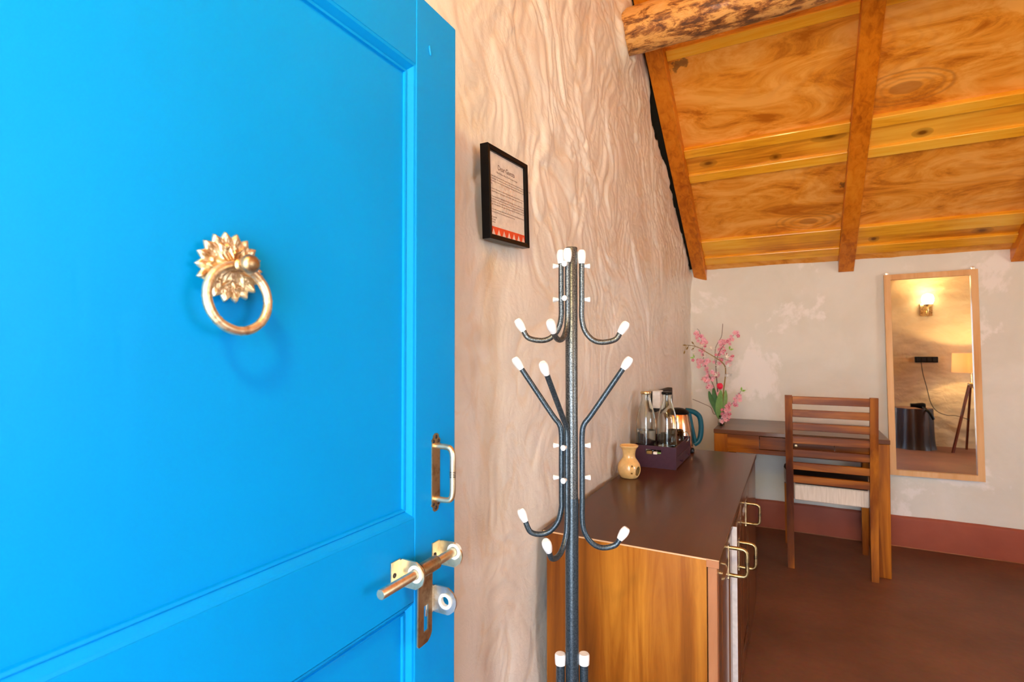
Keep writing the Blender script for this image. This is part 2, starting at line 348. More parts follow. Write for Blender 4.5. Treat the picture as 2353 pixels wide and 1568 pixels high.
# value noise
_rs = np.random.RandomState(3); _T = _rs.rand(256, 256)
def vn(x, y, s=0):
    xi = np.floor(x).astype(int); yi = np.floor(y).astype(int); fx = x - xi; fy = y - yi
    fx = fx * fx * fx * (fx * (fx * 6 - 15) + 10); fy = fy * fy * fy * (fy * (fy * 6 - 15) + 10)
    g = lambda a, c: _T[(a + 37 * s) % 256, (c + 91 * s) % 256]
    return (g(xi, yi) * (1 - fx) + g(xi + 1, yi) * fx) * (1 - fy) + (g(xi, yi + 1) * (1 - fx) + g(xi + 1, yi + 1) * fx) * fy
def fbm(x, y, o=4, s=0, g=.5):
    a = 1.; r_ = 0; w = 0
    for i in range(o): r_ = r_ + a * vn(x * 2 ** i + 11.3 * i, y * 2 ** i + 5.7 * i, s + i); w += a; a *= g
    return r_ / w
def grid_mesh(name, X, Y, Z, mat_, parent=None, relief=None, smooth=True):
    nv, nu = X.shape; me = bpy.data.meshes.new(name)
    co = np.stack([X, Y, Z], -1).reshape(-1, 3).astype(np.float32)
    idx = np.arange(nv * nu).reshape(nv, nu)
    q = np.stack([idx[:-1, :-1], idx[:-1, 1:], idx[1:, 1:], idx[1:, :-1]], -1).reshape(-1, 4)
    me.vertices.add(len(co)); me.vertices.foreach_set('co', co.ravel())
    me.loops.add(q.size); me.loops.foreach_set('vertex_index', q.ravel().astype(np.int32))
    me.polygons.add(len(q)); me.polygons.foreach_set('loop_start', np.arange(0, q.size, 4, dtype=np.int32))
    me.update(calc_edges=True)
    if smooth: me.polygons.foreach_set('use_smooth', np.ones(len(q), bool))
    if relief is not None:
        at = me.attributes.new('relief', 'FLOAT', 'POINT'); at.data.foreach_set('value', relief.ravel().astype(np.float32))
    me.materials.append(mat_); me.update(); return link(name, me, parent)

# ------------------------------------------------------------------ room shell
SL = .65; YB = 4.18; ZE = 1.862; YF = -.45; XL = -.668; XR = 3.6; YR = 1.35
NRM = Vector((0, SL, 1)).normalized()
def zc(y): return ZE + SL * (YB - y) if y >= YR else ZE + SL * (YB - YR) - .62 * (YR - y)
def cp(x, y, off):   # point at distance off under the far roof slope
    return Vector((x, y, ZE + SL * (YB - y))) - NRM * off
fl = obj('floor', box(-.8, XR + .1, YF - .45, YB + .1, -.05, 0), 'floor'); struct(fl)
# left wall, hand-smeared plaster
ys = np.concatenate([np.linspace(YF, .72, 50)[:-1], .72 + (np.linspace(0, 1, 470) ** 1.35) * (YB + .02 - .72)])
nv = 500; vv = np.linspace(0, 1, nv)
zcv = np.where(ys >= YR, ZE + SL * (YB - ys), ZE + SL * (YB - YR) - .62 * (YR - ys))
gap = np.interp(ys, [2.55, 2.80, 2.86, 2.90, 3.06, 3.3, 3.65, 3.9, 4.16], [.002, .006, .03, .16, .140, .10, .07, .05, .055])
gap = gap + (fbm(ys * 12, ys * 0 + 3, 5, 5, .7) - .5) * .10 * (gap > .01)
Zt = zcv - np.maximum(gap, -.02)
Yg = np.repeat(ys[None], nv, 0); Zg = vv[:, None] * Zt[None]
wx = fbm(Yg * 2.3, Zg * 2.3, 3, 20) - .5; wy = fbm(Yg * 2.3 + 9, Zg * 2.3, 3, 24) - .5
U = Yg * .86 + Zg * .42 + wx * .5; V = Zg * .86 - Yg * .42 + wy * .5
n1 = fbm(U * 8.0, V * 6.2, 3, 2, .45); n2 = fbm(U * 19 + 5, V * 13, 3, 9, .5); n3 = fbm(U * 42, V * 24, 2, 13, .5)
sq = lambda q, k: 1 - np.exp(-((2 * q - 1) / k) ** 2)
rid = .55 * sq(n1, .30) + .45 * np.clip(n1 * 1.6 - .3, 0, 1); rid2 = .6 * sq(n2, .30) + .4 * np.clip(n2 * 1.6 - .3, 0, 1); rid3 = np.clip(np.abs(2 * n3 - 1) * 2.2, 0, 1)
big = fbm(Yg * 1.6, Zg * 1.6, 3, 31) - .5
amt = np.clip(.34 + .9 * (Zg - 1.25), .30, 1.0) * np.clip(.5 + (Yg - .9) * 1.0, .42, 1)
fold = np.clip(1 - np.abs(Yg - 1.22 - .12 * (fbm(Zg * 3, Zg * 0, 2, 17) - .5)) / .16, 0, 1) * np.clip((1.15 - Zg) / .3, 0, 1)
amt2 = np.maximum(amt, .75 * fold)
h = big * .035 + amt * rid * .0140 + amt2 * rid2 * .0060 + amt2 * rid3 * .0013 - .006
relief = np.clip(rid * .55 + rid2 * .45, 0, 1)
near_top = np.clip(1 - (Zt[None] - Zg) / .05, 0, 1)
h = h - near_top * .004 * (1 + 2 * fbm(Yg * 30, Zg * 30, 2, 8))
# swollen plaster lip where the log enters the wall
dl = np.hypot(Yg - 2.335, Zg - 2.69)
h = h + .030 * np.exp(-((dl - .115) / .03) ** 2) * (.5 + fbm(Yg * 14, Zg * 14, 3, 12))
h = np.clip(h, -.03, .035)
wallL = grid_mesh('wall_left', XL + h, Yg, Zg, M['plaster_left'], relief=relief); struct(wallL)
bm = box(-.86, -.76, YF - .45, YB + .15, 0, 4.0)
obj('masonry', bm, 'void', wallL)
# raw broken plaster edge behind the rafter
eb = grid_mesh('plaster_edge', np.stack([XL + h[-1], XL + h[-1] - .02, XL + h[-1] * 0 - .07]), np.stack([ys] * 3),
               np.stack([Zt, Zt + .004, Zt - .02]), M['plaster_left'], wallL, relief=np.ones((3, len(ys))))
# back wall
xs = np.linspace(-.72, XR + .02, 420); zb = np.linspace(0, 1, 200)
topz = ZE + .004 + (fbm(xs * 7, xs * 0 + 8, 4, 3) - .5) * .02
Xb = np.repeat(xs[None], 200, 0); Zb = zb[:, None] * topz[None]
hb = (fbm(Xb * 1.3, Zb * 1.3, 3, 6) - .5) * .022 + (fbm(Xb * 7, Zb * 9, 4, 7) - .5) * .007
crn = np.clip((-.52 - Xb) / .14, 0, 1)
wb = grid_mesh('wall_back', Xb, YB - hb - crn ** 2 * .05, Zb, M['plaster_back']); struct(wb)
bl = obj('masonry', box(-.8, XR + .1, YB + .05, YB + .15, 0, 2.2), 'void', wb)
# painted skirting band on the back wall
xb = np.linspace(-.70, XR, 300); tb_ = .200 + (fbm(xb * 5, xb * 0, 4, 14) - .5) * .014 - .004
prof = [(0, 0.), (.004, .0), (.006, .03), (.006, .9), (.005, .985), (-.01, 1.)]
bb = grid_mesh('baseboard_back', np.stack([xb] * 6), np.stack([YB - .012 - d - (fbm(xb * 1.3, xb * 0, 3, 6) - .5) * .0 for d, _ in prof]),
               np.stack([tb_ * k_ for _, k_ in prof]), M['band_red']); struct(bb)
sm = obj('seam_line', box(-.70, XR, YB - .022, YB - .016, 0, .003, 0), 'cab_edge'); sm.name = 'trim_1'; struct(sm)
# front wall with the doorway, right wall with an added, unseen window for light
fw_ = bmesh.new()
for a in ((-.8, -.53, 0, 2.6), (.65, XR, 0, 2.6), (-.53, .65, 1.86, 2.6)): box(a[0], a[1], YF - .45, YF - .02, a[2], a[3], 0, fw_)
wf = obj('wall_front', fw_, 'plaster_front'); struct(wf)
xf = np.linspace(.65, XR, 240); zf = np.linspace(0, 2.6, 200); Xf, Zf = np.meshgrid(xf, zf)
hf = (fbm(Xf * 1.5, Zf * 1.5, 3, 40) - .5) * .05 + (fbm(Xf * 5 + fbm(Xf * 2, Zf * 2, 2, 3), Zf * 12, 4, 41) - .5) * .02
struct(grid_mesh('plaster_face', Xf, YF - .01 + hf, Zf, M['plaster_front'], wf))
rw = bmesh.new()
for a in ((YF - .45, -.15, 0, 2.9), (1.35, YB + .1, 0, 3.4), (-.15, 1.35, 0, .8), (-.15, 1.35, 1.9, 3.7)): box(XR, XR + .4, a[0], a[1], a[2], a[3], 0, rw)
wr = obj('wall_right', rw, 'plaster_back'); struct(wr)
win = struct(link('added_window_1', None)); win.location = (XR + .3, .6, .8)
f = bmesh.new()
for a in ((-.15, -.09, .8, 1.9), (1.29, 1.35, .8, 1.9), (.57, .63, .8, 1.9), (-.15, 1.35, .8, .86), (-.15, 1.35, 1.84, 1.9)): box(XR + .28, XR + .33, a[0], a[1], a[2], a[3], .002, f)
obj('added_window_frame', f, 'blue', win)
ground = obj('ground', box(-9, 12, -9, 12, -.35, -.2), 'ground'); struct(ground)

# ------------------------------------------------------------------ ceiling
ceil = struct(link('ceiling', None)); ceil.location = (0, YB, ZE)
def slab(name, x0, x1, y0, y1, o0, o1, m_, bv=0.):
    p = [cp(x0, y0, o1), cp(x1, y0, o1), cp(x1, y1, o1), cp(x0, y1, o1), cp(x0, y0, o0), cp(x1, y0, o0), cp(x1, y1, o0), cp(x0, y1, o0)]
    bm_ = hexa(p, None, bv); return obj(name, bm_, m_, ceil)
RX = [-.648, .281, 1.160, 2.09, 3.02]; RW = .088
yt = YR
for i, x0 in enumerate(RX):
    slab('rafter', x0, x0 + RW, yt, YB + .03, -.01, .072, 'rafter', .002)
edges = [(RX[i] + RW - .012, RX[i + 1] + .012) for i in range(4)] + [(RX[4] + RW - .012, XR + .05)]
for x0, x1 in edges:
    for y0, y1 in ((3.96, YB + .06), (3.36, 3.95), (2.76, 3.35), (YR, 2.75)):
        slab('ceiling_panel', x0, x1, y0 + .0015, y1 - .0015, -.015, 0, 'plywood')
    x0 += .012; x1 -= .012
    slab('cover_plank', x0, x1, 3.29, 3.415, 0, .012, 'pine', .001)
    slab('beading_strip', x0, x1, 3.247, 3.297, 0, .034, 'pine_strip', .003)
    slab('beading_strip', x0, x1, 3.408, 3.460, 0, .030, 'pine_strip', .003)
    slab('cover_plank', x0, x1, 3.98, 4.055, 0, .010, 'pine', .001)
    slab('beading_strip', x0, x1, 3.906, 3.985, 0, .028, 'pine_strip', .003)
    slab('beading_strip', x0, x1, 4.049, 4.112, 0, .028, 'pine_strip', .003)
    slab('beading_strip', x0, x1, 2.735, 2.783, 0, .020, 'pine_strip', .003)
slab('wall_gap_board', -.80, RX[0] + .01, YR, YB + .05, -.02, -.01, 'void')
# near slope of the roof
zr = ZE + SL * (YB - YR)
def ns(x, y, o): return Vector((x, y, zr - .62 * (YR - y) - o))
for i in range(5):
    x0 = RX[i]; a = hexa([ns(x0, YF - .5, .07), ns(x0 + RW, YF - .5, .07), ns(x0 + RW, YR, .07), ns(x0, YR, .07), ns(x0, YF - .5, 0), ns(x0 + RW, YF - .5, 0), ns(x0 + RW, YR, 0), ns(x0, YR, 0)])
    obj('rafter', a, 'rafter', ceil)
    x1 = RX[i + 1] if i < 4 else XR + .1
    a = hexa([ns(x0 if i else -.85, YF - .5, 0), ns(x1, YF - .5, 0), ns(x1, YR, 0), ns(x0 if i else -.85, YR, 0), ns(x0 if i else -.85, YF - .5, -.02), ns(x1, YF - .5, -.02), ns(x1, YR, -.02), ns(x0 if i else -.85, YR, -.02)])
    obj('ceiling_panel', a, 'plywood', ceil)
# log beam
def log_beam():
    N = 150; S = 40; xs_ = np.linspace(-.74, XR + .05, N); th = np.linspace(0, 2 * PI, S + 1)
    X, T = np.meshgrid(xs_, th); r_ = .096 + .010 * (fbm(X * 2.2, np.cos(T) * 1.5 + 4, 3, 50) - .5) + .006 * (fbm(X * 9, np.sin(T) * 3 + 4 + np.cos(T) * 2, 3, 51) - .5)
    dk = np.exp(-(((X + .56) / .03) ** 2 + ((T - 3.7) / .25) ** 2)); r_ = r_ + dk * .008
    return grid_mesh('log_beam', X, 2.335 + r_ * np.cos(T), 2.69 + .03 * fbm(X * .8, X * 0, 2, 60) - .015 + r_ * np.sin(T), M['log'])
lg = tag(log_beam(), 'thick rough round log beam with dark bark flecks under the sloping ceiling', 'beam')

# ------------------------------------------------------------------ blue door
door = struct(link('door_1', None)); door.location = (-.53, -.42, 0)
DX = -.53; YD = -.42; PY0 = YD + .11; SY = .669; DT = 1.830
obj('stile', box(DX - .04, DX, SY, .781, 0, DT, .0022, seg=2), 'blue', door)
obj('stile', box(DX - .04, DX, YD, PY0, 0, DT, .002), 'blue', door)
for z0, z1 in ((1.712, DT - .001), (.854, .985), (0, .13)):
    obj('rail', box(DX - .0395, DX - .0009, PY0, SY, z0, z1, .001), 'blue', door)
for z0, z1 in ((.985, 1.712), (.13, .854)):
    obj('door_panel', box(DX - .032, DX - .013, PY0, SY, z0, z1), 'blue', door)
    mb = bmesh.new(); w = .017
    ring = []
    for (e, x) in ((0, DX - .0012), (.004, DX - .0022), (.0125, DX - .0105), (.0135, DX - .0085), (w, DX - .0092), (w + .001, DX - .0135)):
        ring.append([mb.verts.new((x, a, c)) for a, c in ((PY0 + e, z0 + e), (SY - e, z0 + e), (SY - e, z1 - e), (PY0 + e, z1 - e))])
    for A, B in zip(ring[:-1], ring[1:]):
        for k in range(4): mb.faces.new((A[k], A[(k + 1) % 4], B[(k + 1) % 4], B[k]))
    obj('moulding', mb, 'blue', door)
# paint drip on the stile
obj('paint_drip', tube(catmull([(DX + .0002, .703, 1.760), (DX + .001, .7035, 1.752), (DX + .0004, .7065, 1.745)], 4), [.0006] + [.0017] * 7 + [.0008], 8), 'blue', door, True)
# knocker
kc = Vector((DX, .354, 1.339)); NT = 18; RO = .038
g = 216; rr_ = np.linspace(0, 1, 26); th = np.linspace(0, 2 * PI, g + 1); R_, T_ = np.meshgrid(rr_, th, indexing='ij')
tooth = np.abs(((T_ * NT / (2 * PI)) % 1) * 2 - 1)      # 1 at tips
out = .0315 + .0065 * tooth
rad = R_ * out
lob = np.abs(np.cos(T_ * 3 + .3))
ht = .0035 + .0014 * np.exp(-((R_ - .86) / .10) ** 2) * (tooth > .5) * tooth + .0022 * np.exp(-((R_ - (.35 + .33 * lob)) / .05) ** 2) \
    + .0018 * np.exp(-((R_ - .62) / .09) ** 2) * np.clip(np.sin(T_ * 36) * np.sin(R_ * 60), 0, 1) + .004 * np.exp(-(R_ / .30) ** 2) + .0010 * (fbm(rad * 500 * np.cos(T_), rad * 500 * np.sin(T_), 2, 4) - .5)
ht[-1, :] = .0012
xx = DX + ht; xx = np.vstack([xx, np.full((1, g + 1), DX - .0005)]); yy = kc.y + rad * np.cos(T_); zz = kc.z + rad * np.sin(T_)
yy = np.vstack([yy, yy[-1:]]); zz = np.vstack([zz, zz[-1:]])
kn = grid_mesh('knocker', xx - door.location.x, yy - door.location.y, zz, M['gold'], door, smooth=False); kn['label'] = 'gilt star rosette of the door knocker'
for p in kn.data.polygons: p.use_smooth = True
a = lathe([(0, -.002), (.009, -.002), (.0085, .004), (.006, .008), (.0042, .012), (.0042, .018), (.0075, .0195), (.0055, .022), (.0072, .025), (.0095, .030), (.0100, .034), (.0088, .038), (.0055, .0405), (0, .0415)], 28, kc + Vector((0, 0, .0015)), axis=(1, 0, 0))
obj('knob', a, 'bronze', kn, True, label='aged brass ball that holds the ring')
rc = Vector((DX + .016, kc.y, 1.3055))
pth = [rc + Vector((.0035 * math.cos(t) * -1, .0345 * math.sin(t), .0345 * math.cos(t))) for t in (2 * PI * k / 96 for k in range(96))]
obj('ring', tube(pth, [.0046 * (1 + .10 * abs(math.sin(k * PI / 12)) + (.12 if k % 12 == 0 else 0)) for k in range(96)], 14, closed=True), 'gold', kn, True)
# pull handle
hy = .723
def screw(c, r, parent, axis=(1, 0, 0)):
    s = lathe([(0, 0), (r, 0), (r, .0008), (r * .7, .0014), (r * .3, .0008), (0, .0007)], 12, c, axis=axis)
    return obj('screw', s, 'screw', parent, True)
def pull(parent, x, y, z0, z1, name='pull_handle', reach=.035, r=.0048, plate=True, ph=.021, pw=.011, outm='brass'):
    zc_ = (z0 + z1) / 2
    P = catmull([(x, y, z1), (x + reach * .6, y, z1), (x + reach * .88, y, z1 - .003), (x + reach, y, z1 - .014), (x + reach, y, zc_), (x + reach, y, z0 + .014), (x + reach * .88, y, z0 + .003), (x + reach * .6, y, z0), (x, y, z0)], 6)
    g_ = obj(name, tube(P, r, 14), outm, parent, True)
    rb = bmesh.new()
    for k in (-1.5, -.5, .5, 1.5): lathe([(r * .9, -.0005), (r * 1.06, -.0005), (r * 1.06, .0005), (r * .9, .0005)], 16, (x + reach, y, zc_ + k * .0026), rb)
    obj('grip_ring', rb, 'screw', g_, True)
    if plate:
        a, b_ = z0 - ph, z1 + ph; w_ = pw
        half = [(w_, z0 - .003), (w_ * .95, z0 - .006), (w_ * 1.1, z0 - .010), (w_ * .6, a + .006), (w_ * .75, a + .004), (w_ * .3, a)]
        pts = [(s_ * p, q) for s_, seq in ((1, half), (-1, half[::-1])) for p, q in seq]
        top = [(-w_, z1 + .003), (-w_ * .95, z1 + .006), (-w_ * 1.1, z1 + .010), (-w_ * .6, b_ - .006), (-w_ * .75, b_ - .004), (-w_ * .3, b_)]
        pts = [(w_, z0 - .003)] + half[1:] + [(-p, q) for p, q in half[::-1]] + top + [(-p, q) for p, q in top[::-1]]
        obj('back_plate', prism(pts, -.001, .0015, lambda a_, b2, d: (x + d, y + a_, b2)), 'bronze', g_)
        for zq in (a + .006, b_ - .006): screw((x + .0012, y, zq), .0034, g_)
        for zq in (z0 - .008, z1 + .008):
            for s_ in (-1, 1): screw((x + .0012, y + s_ * w_ * .62, zq), .0030, g_)
    return g_
pull(door, DX, hy, 1.003, 1.091)
# sliding bolt
RZ = .917; RXX = DX + .031
bolt = obj('sliding_bolt', lathe([(0, 0), (.0066, 0), (.0072, .001), (.0072, .178), (0, .178)], 24, (RXX, .556, RZ), axis=(0, 1, 0)), 'brass', door, True, label='brass sliding bolt rod')
obj('bolt_collar', lathe([(0, 0), (.0105, 0), (.0108, .001), (.0108, .040), (.0100, .041), (0, .041)], 24, (RXX, .643, RZ), axis=(0, 1, 0)), 'bronze', bolt, True)
def flange(y, zc_, two=False, m_='brass', empty=False):
    hz = .0205 if not two else .022
    # wrap: base plate on the door plus upright flange with a round hole
    bmf = bmesh.new()
    hexa([(DX - .0005, y - .020, zc_ - hz), (DX + .002, y - .020, zc_ - hz), (DX + .002, y + .001, zc_ - hz), (DX - .0005, y + .001, zc_ - hz),
          (DX - .0005, y - .020, zc_ + hz), (DX + .002, y - .020, zc_ + hz), (DX + .002, y + .001, zc_ + hz), (DX - .0005, y + .001, zc_ + hz)], bmf, .0004)
    outl = [(DX, zc_ + hz), (DX + .030, zc_ + hz), (DX + .040, zc_ + hz * .72), (DX + .046, zc_ + hz * .3), (DX + .047, zc_ - hz * .1), (DX + .043, zc_ - hz * .6), (DX + .032, zc_ - hz), (DX, zc_ - hz)]
    cx = RXX if not empty else DX + .026; cz = RZ if not empty else zc_
    K = 32; hole = [(cx + .0115 * math.cos(2 * PI * k / K), cz + .0115 * math.sin(2 * PI * k / K)) for k in range(K)]
    def ray_out(ang):   # point on outline along a direction
        dx, dz = math.cos(ang), math.sin(ang); best = None
        for i in range(len(outl)):
            (x1, z1), (x2, z2) = outl[i], outl[(i + 1) % len(outl)]
            ex, ez = x2 - x1, z2 - z1; den = dx * ez - dz * ex
            if abs(den) < 1e-12: continue
            t_ = ((x1 - cx) * ez - (z1 - cz) * ex) / den; u_ = ((x1 - cx) * dz - (z1 - cz) * dx) / den
            if t_ > 0 and -1e-6 <= u_ <= 1 + 1e-6 and (best is None or t_ < best): best = t_
        return (cx + dx * best, cz + dz * best)
    O = [ray_out(2 * PI * k / K) for k in range(K)]
    L = [[bmf.verts.new((p[0], yy_, p[1])) for p in S_] for S_, yy_ in ((hole, y), (O, y), (O, y + .003), (hole, y + .003))]
    for i in range(4):
        A, B = L[i], L[(i + 1) % 4]
        for k in range(K): bmf.faces.new((A[k], A[(k + 1) % K], B[(k + 1) % K], B[k]))
    br = obj('bolt_bracket', bmf, m_, bolt)
    bu = lathe([(.0078, -.002), (.0128, -.002), (.0128, .005), (.0078, .005)], 32, (cx, y, cz), axis=(0, 1, 0), close=True)
    obj('nylon_bushing', bu, 'nylon', bolt, True, label='white nylon bushing')
    for dz in ((.012, -.012) if two else (.0,)): screw((DX + .0018, y - .013, zc_ + dz), .0038, bolt)
flange(.632, .914); flange(.733, .911); flange(.716, .841, True, 'zinc', True)
# hasp plate hanging from the collar
hp = bmesh.new()
def hq(a, c, d): return (RXX - .006 + d - .10 * (RZ - c) * .1, a, c)
y0, y1 = .646, .681
outer = [(y0, .906), (y0, .800), (y0 + .004, .797), (y1 - .010, .7975), (y1 - .003, .803), (y1, .812), (y1, .906)]
sl0, sl1, sz0, sz1 = .660, .671, .816, .856
for a, c, e, f_ in ((y0, sl0, .800, .906), (sl1, y1, .806, .906), (sl0, sl1, .7985, sz0), (sl0, sl1, sz1, .906)):
    pass
prism([(y0, .906), (y0, .800), (y0 + .003, .797), (sl0, .797), (sl0, .906)], -.0012, .0012, hq, hp)
prism([(sl1, .906), (sl1, .7975), (y1 - .010, .798), (y1 - .004, .802), (y1, .809), (y1, .906)], -.0012, .0012, hq, hp)
prism([(sl0, .797), (sl1, .7975), (sl1, sz0), (sl0, sz0)], -.0012, .0012, hq, hp); prism([(sl0, sz1), (sl1, sz1), (sl1, .906), (sl0, .906)], -.0012, .0012, hq, hp)
obj('hasp_plate', hp, 'bronze', bolt)

# ------------------------------------------------------------------ framed notice
fr = thing('picture_frame', (-.656, 1.1825, 1.640), 'small black framed printed letter to guests on the rough plaster wall', 'picture frame', rot=(math.radians(3.2), 0, 0))
W2, H2, BW = .1065, .1135, .0125
bm = bmesh.new()
for s_ in (-1, 1):
    pts = lambda w_, h_: [(w_, h_)]
prof = [(0, .0), (0, .0215), (.0015, .023), (.011, .021), (.0125, .019), (.0125, .012)]
ringv = []
for e, x in prof:
    ringv.append([bm.verts.new((x, a * (W2 - e), c * (H2 - e))) for a, c in ((-1, -1), (1, -1), (1, 1), (-1, 1))])
for A, B in zip(ringv[:-1], ringv[1:]):
    for k in range(4): bm.faces.new((A[k], A[(k + 1) % 4], B[(k + 1) % 4], B[k]))
obj('frame', bm, 'black_gloss', fr, local=True)
obj('backing', box(.001, .013, -W2 + .002, W2 - .002, -H2 + .002, H2 - .002), 'black_matt', fr, local=True)
IW, IH = W2 - BW, H2 - BW
obj('letter_sheet', box(.013, .0136, -IW - .002, IW + .002, -IH - .002, IH + .002), 'paper', fr, local=True)
band = bmesh.new(); px_ = .0139
v = [band.verts.new((px_, a, c)) for a, c in ((-IW, -IH), (IW, -IH), (IW, -IH + .021), (-IW, -IH + .021))]; band.faces.new(v)
obj('red_band', band, 'ink_red', fr, local=True)
tri = bmesh.new()
for k in range(7):
    c = -IW + .018 + k * .0268
    if c > IW - .002: continue
    p_ = [(c - .0095, -IH), (min(c + .0095, IW), -IH), (c, -IH + .0165)]
    tri.faces.new([tri.verts.new((px_ + .0002, a, b_)) for a, b_ in p_])
obj('triangle_row', tri, 'ink_pale', fr, local=True)
pet = bmesh.new()
for rr0, rr1, cnt, wd in ((.034, .044, 20, .0035), (.020, .031, 14, .0036), (.006, .017, 8, .0035)):
    for k in range(cnt):
        t_ = 2 * PI * k / cnt; d = Vector((0, math.cos(t_), math.sin(t_))); e = Vector((0, -math.sin(t_), math.cos(t_))); o_ = Vector((.01385, .004, .004))
        pet.faces.new([pet.verts.new(o_ + q) for q in (d * rr0 - e * wd * .5, d * (rr0 + rr1) / 2 - e * wd, d * rr1, d * (rr0 + rr1) / 2 + e * wd, d * rr0 + e * wd * .5)])
pm = plain('ink_watermark', (.76, .60, .52), .6)
obj('watermark', pet, pm, fr, local=True)
def text(body, size, y, z, parent, name, m_='ink', align='CENTER', x=.0142, sp=1.):
    c = bpy.data.curves.new(name, 'FONT'); c.body = body; c.size = size; c.align_x = align; c.space_line = sp; c.resolution_u = 2
    c.materials.append(M[m_]); o0 = bpy.data.objects.new('tmp', c); COL.objects.link(o0); bpy.context.view_layer.update()
    me = bpy.data.meshes.new_from_object(o0.evaluated_get(bpy.context.evaluated_depsgraph_get())); bpy.data.objects.remove(o0)
    if not me.materials: me.materials.append(M[m_])
    o = link(name, me, parent); o.location = (x, y, z); o.rotation_euler = (PI / 2, 0, PI / 2); return o
text('Dear Guests', .0175, -.002, .064, fr, 'title_text')
text('A Brief History About The Mountain Cottage', .0062, .000, .054, fr, 'subtitle_text')
text('''has been well built with honey like wood, stone, sandstone and earth from nearby. Every stone laid
is by technique. The walls of the rooms are 18 inches thick made with natural clay and
earth making it a new home from immediate surroundings. Warm in winter, cool in
spring.

The interior decorations are done with unused building material. Bricks, wood, stone
and natural fragrance. Fresh plaster on the walls is made every year from clay.

The house was built for families and friends, who may not want anything. Our aim is to
build and run it well with the local people. It is our home away from home and we are very
happy to have you. We would like the house and landscape to be as it is throughout
the year. We make this a safe space for the generations to come after us, just with us.

We love with everyone in the house with the birds and trees making the house green
and the world. We are here always giving. Enjoy the stay.

With gratitude
yours hosts
    Owners''', .0056, -IW + .003, .042, fr, 'body_text', align='LEFT', sp=1.12)
obj('glazing', box(.0160, .0172, -IW - .001, IW + .001, -IH - .001, IH + .001), 'glazing', fr, local=True)

# ------------------------------------------------------------------ coat stand
cs = Vector((-.442, 1.119, 0)); YAW = math.radians(28)
RT = Vector((math.cos(YAW), math.sin(YAW), 0)); TW = Vector((math.sin(YAW), -math.cos(YAW), 0))
rack = thing('coat_stand', cs, 'tall dark metal coat stand with white capped hooks in front of the cabinet', 'coat stand')
def rp_(la, to, z): return cs + RT * la + TW * to + Vector((0, 0, z))
obj('pole', lathe([(0, .91), (.0138, .91), (.0138, 1.484), (.0128, 1.486), (0, 1.486)], 28, cs), 'rack', rack, True, label='upper hammered grey section of the pole')
obj('pole', lathe([(0, .06), (.0150, .06), (.0150, .912), (.0143, .919), (0, .919)], 28, cs), 'rack_dark', rack, True, label='lower smooth dark section of the pole')
CAP = [(0, -.003), (.0070, -.003), (.0088, .004), (.0102, .012), (.0102, .018), (.0090, .0245), (.0065, .028), (0, .0288)]
def cap(p, d, parent, s=1.): return obj('tip_cap', lathe([(r * s, z * s) for r, z in CAP], 18, p, axis=d), 'white_cap', parent, True)
def spacer(D, r0, z, parent):
    a = lathe([(0, 0), (.0038, 0), (.0042, .003), (.0062, .010), (.0062, .0125), (.0035, .0125), (.003, .0095), (0, .0095)], 16, cs + D * (r0 + .006) + Vector((0, 0, z)), axis=D)
    s = obj('screw_spacer', a, 'white_cap', parent, True)
def arm(D, kind, R, zt, zb, ztip):
    D = D.normalized(); r0 = .0235; q = lambda r, z: cs + D * r + Vector((0, 0, z)); rt_ = .0061
    if kind == 'up':
        P = [q(r0, zt), q(r0, zb + .10), q(r0, zb + .055), q(r0 + .007, zb + .026), q(r0 + .024, zb + .006), q(r0 + .046, zb)]
        P += [q(R - .034, zb + .006), q(R - .022, ztip - .008)]
        a = obj('hook_arm', tube(catmull(P, 7), rt_, 12), 'rack', rack, True)
        cap(q(r0, zt), (0, 0, 1), a); cap(P[-1], P[-1] - P[-2] + Vector((0, 0, .002)), a)
        for z in (1.443, 1.367): spacer(D, r0, z, a)
    else:
        P = [q(R - .013, zt - .022), q(r0 + .022, 1.108), q(r0 + .005, 1.085), q(r0, 1.062), q(r0, 1.0), q(r0, .92), q(r0, zb + .06), q(r0 + .007, zb + .030), q(r0 + .024, zb + .008), q(r0 + .046, zb)]
        P += [q(R - .034, zb + .006), q(R - .022, ztip - .008)]
        a = obj('hook_arm', tube(catmull(P, 7), rt_, 12), 'rack_dark', rack, True)
        cap(P[0], P[0] - P[1], a); cap(P[-1], P[-1] - P[-2] + Vector((0, 0, .002)), a)
        for z in (1.037, .965): spacer(D, r0, z, a)
DL, DR, DF = -RT + TW * .04, RT + TW * .05, RT * -.47 + TW * .88
DFs = RT * -.22 + TW * .97
arm(DL, 'up', .132, 1.452, 1.274, 1.306); arm(DR, 'up', .132, 1.452, 1.270, 1.300); arm(DF, 'up', .125, 1.452, 1.274, 1.300)
arm(DL, 'down', .128, 1.234, .838, .878); arm(DR, 'down', .130, 1.234, .808, .838); arm(RT * -.55 + TW * .83, 'down', .128, 1.226, .808, .842)
for D in (RT, -RT, -TW):
    q = lambda r, z: cs + D * r + Vector((0, 0, z))
    P = catmull([q(.0265, .556), q(.0265, .30), q(.0265, .16), q(.040, .10), q(.080, .055), q(.14, .028), q(.185, .018)], 6)
    lgm = obj('leg', tube(P, .0098, 14), 'rack_dark', rack, True)
    obj('leg_cap', lathe([(0, -.006), (.0118, -.006), (.0125, .006), (.0125, .014), (.0105, .017), (0, .0175)], 18, q(.0265, .554)), 'white_cap', lgm, True)
    obj('rubber_foot', lathe([(0, 0), (.014, 0), (.014, .014), (.010, .020), (0, .020)], 14, q(.185, 0)), 'white_cap', lgm, True)

